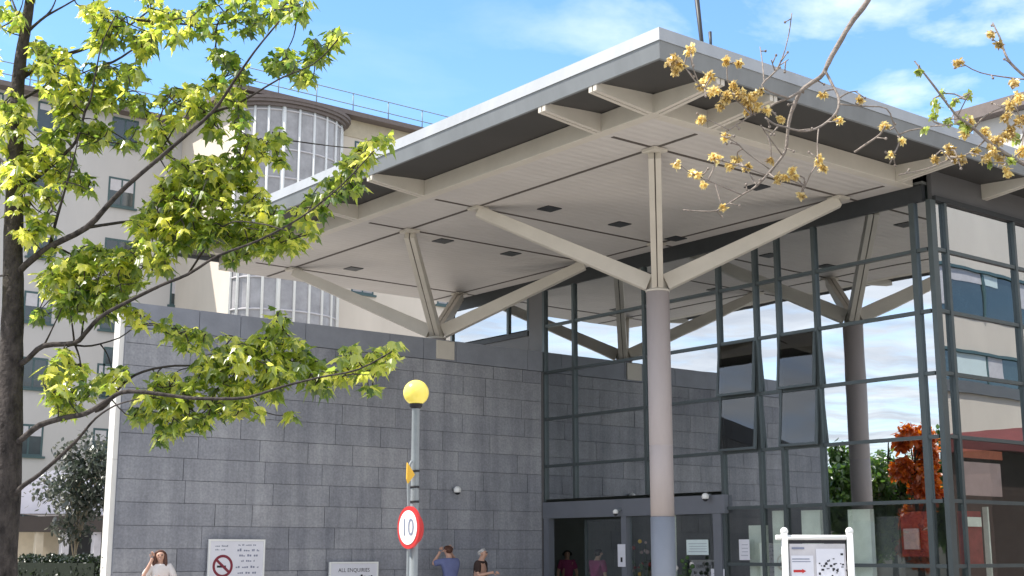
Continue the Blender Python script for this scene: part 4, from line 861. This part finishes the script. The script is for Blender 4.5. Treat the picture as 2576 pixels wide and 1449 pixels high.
def person(label, foot, face, hgt, top, trouser, hair, hairlen, RA, LA, headturn=(0, 0), stoop=0.0, sleeve=0.55, group=None):
    # local frame: x to the person's left, y ahead, z up; RA / LA are (elbow, wrist, finger direction)
    foot = Vector(foot); k = hgt / 1.70; f = Vector(face).normalized(); lx = UP.cross(f)
    T = lambda p: foot + (lx * p[0] + f * p[1] + UP * p[2]) * k
    t_ = thing('person', label, 'person', foot, group)
    st = stoop; hx, hy = headturn
    P = {'pel': (0, 0, .94), 'wst': (0, .0, 1.08), 'cst': (0, st * .4, 1.27), 'nkb': (0, st * .8, 1.43), 'nk': (0, st + .01, 1.50), 'jaw': (hx * .4, st + .045 + hy * .5, 1.545), 'hd': (hx * .7, st + .02 + hy, 1.60), 'crn': (hx, st + .01 + hy, 1.655), 'nose': (hx * .6, st + .125 + hy, 1.575)}
    R = {'pel': .13, 'wst': (.135, .1), 'cst': (.15, .105), 'nkb': .075, 'nk': .055, 'jaw': .068, 'hd': .088, 'crn': .065, 'nose': .012}
    for s_, nm, A in ((-1, 'r', RA), (1, 'l', LA)):
        P[nm + 'sh'] = (s_ * .165, st * .7, 1.39); R[nm + 'sh'] = .062
        P[nm + 'el'] = A[0]; R[nm + 'el'] = .043; P[nm + 'wr'] = A[1]; R[nm + 'wr'] = .028
        fd = Vector(A[2]).normalized(); pm = Vector(A[1]) + fd * .055; P[nm + 'pm'] = tuple(pm); R[nm + 'pm'] = (.042, .02)
        P[nm + 'hip'] = (s_ * .09, 0, .88); R[nm + 'hip'] = .095; P[nm + 'kn'] = (s_ * .105, .02, .48); R[nm + 'kn'] = .06; P[nm + 'an'] = (s_ * .105, -.01, .075); R[nm + 'an'] = .043; P[nm + 'to'] = (s_ * .12, .15, .035); R[nm + 'to'] = .035
    keys = list(P); ix = {n: i for i, n in enumerate(keys)}
    E_ = [('pel', 'wst'), ('wst', 'cst'), ('cst', 'nkb'), ('nkb', 'nk'), ('nk', 'jaw'), ('jaw', 'hd'), ('hd', 'crn')]
    for nm in 'rl': E_ += [('cst', nm + 'sh'), (nm + 'sh', nm + 'el'), (nm + 'el', nm + 'wr'), (nm + 'wr', nm + 'pm'), ('pel', nm + 'hip'), (nm + 'hip', nm + 'kn'), (nm + 'kn', nm + 'an'), (nm + 'an', nm + 'to')]
    use = [n for n in keys if n != 'nose']; ix = {n: i for i, n in enumerate(use)}
    sc = lambda r: tuple(x * k for x in r) if isinstance(r, tuple) else r * k
    V, F = skin_mesh([(T(P[n]), sc(R[n])) for n in use], [(ix[a], ix[b]) for a, b in E_])
    body = MB(); body.add(V, F, 0, True)
    body.tube([T((P['nose'][0], P['nose'][1] - .05, 1.605)), T((P['nose'][0], P['nose'][1] - .022, 1.59)), T((P['nose'][0], P['nose'][1] - .02, 1.57)), T((P['nose'][0], P['nose'][1] - .05, 1.562))], [.008 * k, .012 * k, .017 * k, .008 * k], 8)
    for s_ in (-1, 1): body.ball(T((P['hd'][0] + s_ * .092, P['hd'][1] - .005, 1.588)), .022 * k, 8, 6)
    for nm, A in (('r', RA), ('l', LA)):        # five bent fingers on each palm
        fd = Vector(A[2]).normalized(); side = fd.orthogonal().normalized(); bend = fd.cross(side)
        pm = Vector(P[nm + 'pm']) + fd * .03
        for q in range(4):
            o_ = pm + side * (-.027 + .018 * q); ln = (.068, .078, .074, .058)[q]
            body.tube([T(o_), T(o_ + fd * ln * .5 + bend * .006), T(o_ + fd * ln * .85 + bend * .026), T(o_ + fd * ln * .95 + bend * .04)], [.0095 * k, .009 * k, .008 * k, .006 * k], 6)
        o_ = Vector(P[nm + 'pm']) + side * -.034; body.tube([T(o_), T(o_ + fd * .03 - side * .02 + bend * .01), T(o_ + fd * .058 - side * .024 + bend * .025)], [.012 * k, .010 * k, .007 * k], 6)
    bo = body.build('body', M['skin'], t_)
    for s_ in (-1, 1):
        m = MB(); m.ball(T((P['hd'][0] + s_ * .033, P['hd'][1] + .079, 1.602)), .0115 * k, 8, 6); m.build('eye', M['black'], bo)
    m = MB(); m.tube([T((P['jaw'][0] - .022, P['jaw'][1] + .062, 1.535)), T((P['jaw'][0], P['jaw'][1] + .07, 1.533)), T((P['jaw'][0] + .022, P['jaw'][1] + .062, 1.535))], .006 * k, 6); m.build('mouth', M['pink'], bo)
    # clothes
    def cloth(nodes, edges, m_, name, grow=.02, z=None):
        ii = {n: i for i, (n, p, r) in enumerate(nodes)}
        V, F = skin_mesh([(T(p), sc(tuple(x + grow for x in r) if isinstance(r, tuple) else r + grow)) for n, p, r in nodes], [(ii[a], ii[b]) for a, b in edges])
        mb = MB(); mb.add(V, F, 0, True); return mb.build(name, M[m_], t_)
    nd = [('pel', (0, 0, .93), .135), ('wst', P['wst'], R['wst']), ('cst', P['cst'], R['cst']), ('nkb', (0, st * .8, 1.415), .07)]; ed = [('pel', 'wst'), ('wst', 'cst'), ('cst', 'nkb')]
    for nm in 'rl':
        e = Vector(P[nm + 'sh']).lerp(Vector(P[nm + 'el']), min(1, sleeve / .55)); nd += [(nm + 'sh', P[nm + 'sh'], .064), (nm + 'el', tuple(e), .05)]; ed += [('cst', nm + 'sh'), (nm + 'sh', nm + 'el')]
        if sleeve > .6: w = Vector(P[nm + 'el']).lerp(Vector(P[nm + 'wr']), .9); nd += [(nm + 'wr', tuple(w), .03)]; ed += [(nm + 'el', nm + 'wr')]
    cloth(nd, ed, top, 'top', .018)
    nd = [('pel', (0, 0, .95), .14)]; ed = []
    for nm in 'rl': nd += [(nm + 'hip', P[nm + 'hip'], .1), (nm + 'kn', P[nm + 'kn'], .066), (nm + 'an', (P[nm + 'an'][0], -.01, .1), .055)]; ed += [('pel', nm + 'hip'), (nm + 'hip', nm + 'kn'), (nm + 'kn', nm + 'an')]
    cloth(nd, ed, trouser, 'trousers', .012)
    for s_ in (-1, 1):
        m = MB(); m.ball(T((s_ * .115, .07, .045)), .055 * k, 10, 6, .8); m.tube([T((s_ * .11, -.04, .045)), T((s_ * .125, .17, .03))], [.048 * k, .038 * k], 10); m.build('shoe', M['black'], t_)
    hp = Vector(P['hd'])
    nodes = [('a', (hp.x, hp.y + .035, 1.685), .045), ('b', (hp.x * 1.0, hp.y - .02, 1.67), .075), ('c', (hp.x, hp.y - .055, 1.60), .07), ('d', (hp.x, hp.y - .05, 1.53), .055)]; ed = [('a', 'b'), ('b', 'c'), ('c', 'd')]
    for s_ in (-1, 1):
        nodes += [('s%d' % s_, (hp.x + s_ * .082, hp.y - .01, 1.62), .034)]; ed += [('b', 's%d' % s_)]
        if hairlen > .05: nodes += [('e%d' % s_, (hp.x + s_ * .098, hp.y + .012, 1.62 - hairlen * .6), .036), ('f%d' % s_, (hp.x + s_ * .105, hp.y + .0, 1.62 - hairlen), .03)]; ed += [('s%d' % s_, 'e%d' % s_), ('e%d' % s_, 'f%d' % s_)]
    if hairlen > .05: nodes += [('g', (hp.x, hp.y - .075, 1.62 - hairlen), .06)]; ed += [('d', 'g')]
    cloth(nodes, ed, hair, 'hair', .008)
    return t_
toCam = lambda p: (CAM - Vector(p)) * Vector((1, 1, 0))
hang = lambda s_: ((s_ * .25, -.02, 1.12), (s_ * .25, .05, .90), (0, .1, -1))
w0 = onB(405, 1400, WY - 0.9); w0.z = 0
person('woman with long reddish hair in a white top, one hand raised to her ear', w0, toCam(w0), 1.70, 'whitetop', 'darktrouser', 'brownhair', .26,
       ((-.30, .10, 1.20), (-.16, .10, 1.50), (.2, -.1, 1)), ((.27, .06, 1.16), (.06, .24, 1.18), (-1, .2, .1)), headturn=(-.02, .02), sleeve=.5)
m0 = onB(1133, 1395, WY - 0.8); m0.z = 0
person('man in a blue shirt holding a raised arm to his head by the stone wall', m0, -RIGHT * .55 + AHEAD * .9, 1.80, 'bluetop', 'jeans', 'brownhair', .02,
       ((-.26, .22, 1.36), (-.10, .16, 1.55), (.3, -.1, 1)), ((.33, .14, 1.32), (.15, .2, 1.53), (-.4, -.1, 1)), headturn=(0, .03), stoop=.06, sleeve=.5)
e0 = onB(1207, 1395, WY - 1.0); e0.z = 0
person('grey haired woman in a dark brown cardigan holding out a bare forearm', e0, RIGHT * .9 - AHEAD * .35, 1.74, 'browntop', 'skyblue', 'greyhair', .03,
       ((-.22, .05, 1.14), (-.12, .32, 1.20), (.1, 1, .05)), ((.22, .03, 1.12), (.14, .24, 1.05), (-.2, 1, 0)), headturn=(0, .02), stoop=.04, sleeve=.45)
k0 = onA(1500, 1395, AG + 0.5); k0.z = 0.03
person('person with dark hair in a magenta top standing inside the doorway', k0, RIGHT * .6 + AHEAD * .8, 1.70, 'magenta', 'darktrouser', 'darkhair', .04, hang(-1), ((.24, .05, 1.14), (.16, .26, 1.22), (0, 1, .3)), headturn=(0, .03), stoop=.05, sleeve=.5)
k1 = onA(1427, 1392, AG + 3.0); k1.z = 0.03
person('person in a dark red top farther back inside the dark doorway', k1, toCam(k1), 1.68, 'magenta', 'darktrouser', 'darkhair', .06, hang(-1), hang(1), sleeve=.4)

# ================================================================== LIGHT, SKY, CAMERA
SV = frame(math.sin(math.radians(-96)), math.cos(math.radians(-96)))
SUN_AZ, SUN_EL = math.atan2(SV.x, SV.y), math.radians(54)      # compass style: from +Y towards +X
sd = Vector((math.sin(SUN_AZ) * math.cos(SUN_EL), math.cos(SUN_AZ) * math.cos(SUN_EL), math.sin(SUN_EL)))
li = bpy.data.lights.new('sun', 'SUN'); li.energy = 3.1; li.angle = math.radians(0.53); li.color = (1.0, 0.95, 0.87)
so = bpy.data.objects.new('sun', li); COL.objects.link(so); so.rotation_euler = sd.to_track_quat('Z', 'Y').to_euler(); so.location = (0, 0, 60)
w = bpy.data.worlds.new('World'); S.world = w; w.use_nodes = True
nt = w.node_tree; N = nt.nodes; L = nt.links; bg = N['Background']
sky = N.new('ShaderNodeTexSky'); sky.sky_type = 'NISHITA'; sky.sun_disc = False; sky.sun_elevation = SUN_EL; sky.sun_rotation = SUN_AZ % (2 * PI)
sky.altitude = 20; sky.air_density = 1.0; sky.dust_density = 0.1; sky.ozone_density = 2.6
tc = N.new('ShaderNodeTexCoord'); sx = N.new('ShaderNodeSeparateXYZ'); L.new(tc.outputs['Generated'], sx.inputs[0])
mz = N.new('ShaderNodeMath'); mz.operation = 'MAXIMUM'; mz.inputs[1].default_value = 0.06; L.new(sx.outputs['Z'], mz.inputs[0])
dx = N.new('ShaderNodeMath'); dx.operation = 'DIVIDE'; L.new(sx.outputs['X'], dx.inputs[0]); L.new(mz.outputs[0], dx.inputs[1])
dy = N.new('ShaderNodeMath'); dy.operation = 'DIVIDE'; L.new(sx.outputs['Y'], dy.inputs[0]); L.new(mz.outputs[0], dy.inputs[1])
cx = N.new('ShaderNodeCombineXYZ'); L.new(dx.outputs[0], cx.inputs['X']); L.new(dy.outputs[0], cx.inputs['Y'])
mp = N.new('ShaderNodeMapping'); mp.inputs['Rotation'].default_value = (0, 0, math.radians(40)); mp.inputs['Scale'].default_value = (1.0, 1.35, 1); mp.inputs['Location'].default_value = (0.35, 0.2, 0)
L.new(cx.outputs[0], mp.inputs['Vector'])
nz = N.new('ShaderNodeTexNoise'); nz.inputs['Scale'].default_value = 1.5; nz.inputs['Detail'].default_value = 7; nz.inputs['Roughness'].default_value = 0.56; nz.inputs['Distortion'].default_value = 0.25
L.new(mp.outputs[0], nz.inputs['Vector'])
rp = N.new('ShaderNodeValToRGB'); rp.color_ramp.elements[0].position = 0.47; rp.color_ramp.elements[1].position = 0.70; rp.color_ramp.elements[0].color = (0, 0, 0, 1); rp.color_ramp.elements[1].color = (.8, .8, .8, 1)
L.new(nz.outputs['Fac'], rp.inputs['Fac'])
# more cloud towards the right of the view and in the part of the sky behind the camera
vm = N.new('ShaderNodeVectorMath'); vm.operation = 'DOT_PRODUCT'; L.new(tc.outputs['Generated'], vm.inputs[0]); cd = (ray(2250, 70)).normalized(); vm.inputs[1].default_value = cd
r2 = N.new('ShaderNodeValToRGB'); r2.color_ramp.elements[0].position = 0.955; r2.color_ramp.elements[1].position = 0.995; r2.color_ramp.elements[0].color = (.10, .10, .10, 1); r2.color_ramp.elements[1].color = (1, 1, 1, 1)
L.new(vm.outputs['Value'], r2.inputs['Fac'])
mm = N.new('ShaderNodeMath'); mm.operation = 'MULTIPLY'; L.new(rp.outputs['Color'], mm.inputs[0]); L.new(r2.outputs['Color'], mm.inputs[1])
mx = N.new('ShaderNodeMixRGB'); hsv = N.new('ShaderNodeHueSaturation'); hsv.inputs['Saturation'].default_value = 1.14; hsv.inputs['Value'].default_value = 0.90; L.new(sky.outputs[0], hsv.inputs['Color'])
L.new(mm.outputs[0], mx.inputs[0]); L.new(hsv.outputs[0], mx.inputs[1]); mx.inputs[2].default_value = (4.7, 4.8, 4.95, 1)
# broad grey white cloud over the half of the sky behind the camera
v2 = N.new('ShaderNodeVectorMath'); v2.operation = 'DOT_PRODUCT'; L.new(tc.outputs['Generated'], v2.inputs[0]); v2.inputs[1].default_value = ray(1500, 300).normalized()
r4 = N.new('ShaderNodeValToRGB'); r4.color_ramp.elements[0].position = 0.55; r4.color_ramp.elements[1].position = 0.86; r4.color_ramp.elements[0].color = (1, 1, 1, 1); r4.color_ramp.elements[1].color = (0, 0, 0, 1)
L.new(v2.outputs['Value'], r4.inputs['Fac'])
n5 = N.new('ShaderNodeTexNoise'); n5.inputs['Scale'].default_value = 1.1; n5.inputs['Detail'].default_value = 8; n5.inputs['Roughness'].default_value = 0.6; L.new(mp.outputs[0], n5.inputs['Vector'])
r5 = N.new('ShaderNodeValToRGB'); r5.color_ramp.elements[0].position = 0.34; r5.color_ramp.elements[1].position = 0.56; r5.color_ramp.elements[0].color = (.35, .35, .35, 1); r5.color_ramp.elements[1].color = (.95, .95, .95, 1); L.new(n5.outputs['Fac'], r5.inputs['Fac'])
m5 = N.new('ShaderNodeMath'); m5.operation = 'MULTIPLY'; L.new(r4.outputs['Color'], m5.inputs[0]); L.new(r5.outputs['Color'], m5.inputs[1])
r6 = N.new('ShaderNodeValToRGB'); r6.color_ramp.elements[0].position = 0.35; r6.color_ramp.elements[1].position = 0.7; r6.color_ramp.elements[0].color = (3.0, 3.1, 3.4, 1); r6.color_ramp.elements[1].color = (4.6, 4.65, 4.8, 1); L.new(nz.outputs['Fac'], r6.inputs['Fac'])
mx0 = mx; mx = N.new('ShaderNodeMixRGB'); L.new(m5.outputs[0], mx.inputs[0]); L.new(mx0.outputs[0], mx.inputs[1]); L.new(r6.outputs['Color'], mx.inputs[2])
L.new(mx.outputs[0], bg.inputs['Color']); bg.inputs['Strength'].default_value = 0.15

cam = bpy.data.cameras.new('camera'); co = bpy.data.objects.new('camera', cam); COL.objects.link(co)
co.location = CAM; co.rotation_euler = (PI / 2 + PITCH, 0, -(PI / 2 - YAW)); cam.sensor_width = 36; cam.lens = FPX / 2576 * 36; cam.clip_end = 5000; cam.clip_start = 0.05
S.camera = co
S.render.engine = 'CYCLES'
S.view_settings.view_transform = 'Standard'; S.view_settings.look = 'None'; S.view_settings.exposure = 1.25; S.view_settings.gamma = 1; S.view_settings.use_curve_mapping = False
S.cycles.max_bounces = 10; S.cycles.transparent_max_bounces = 16; S.cycles.use_denoising = True
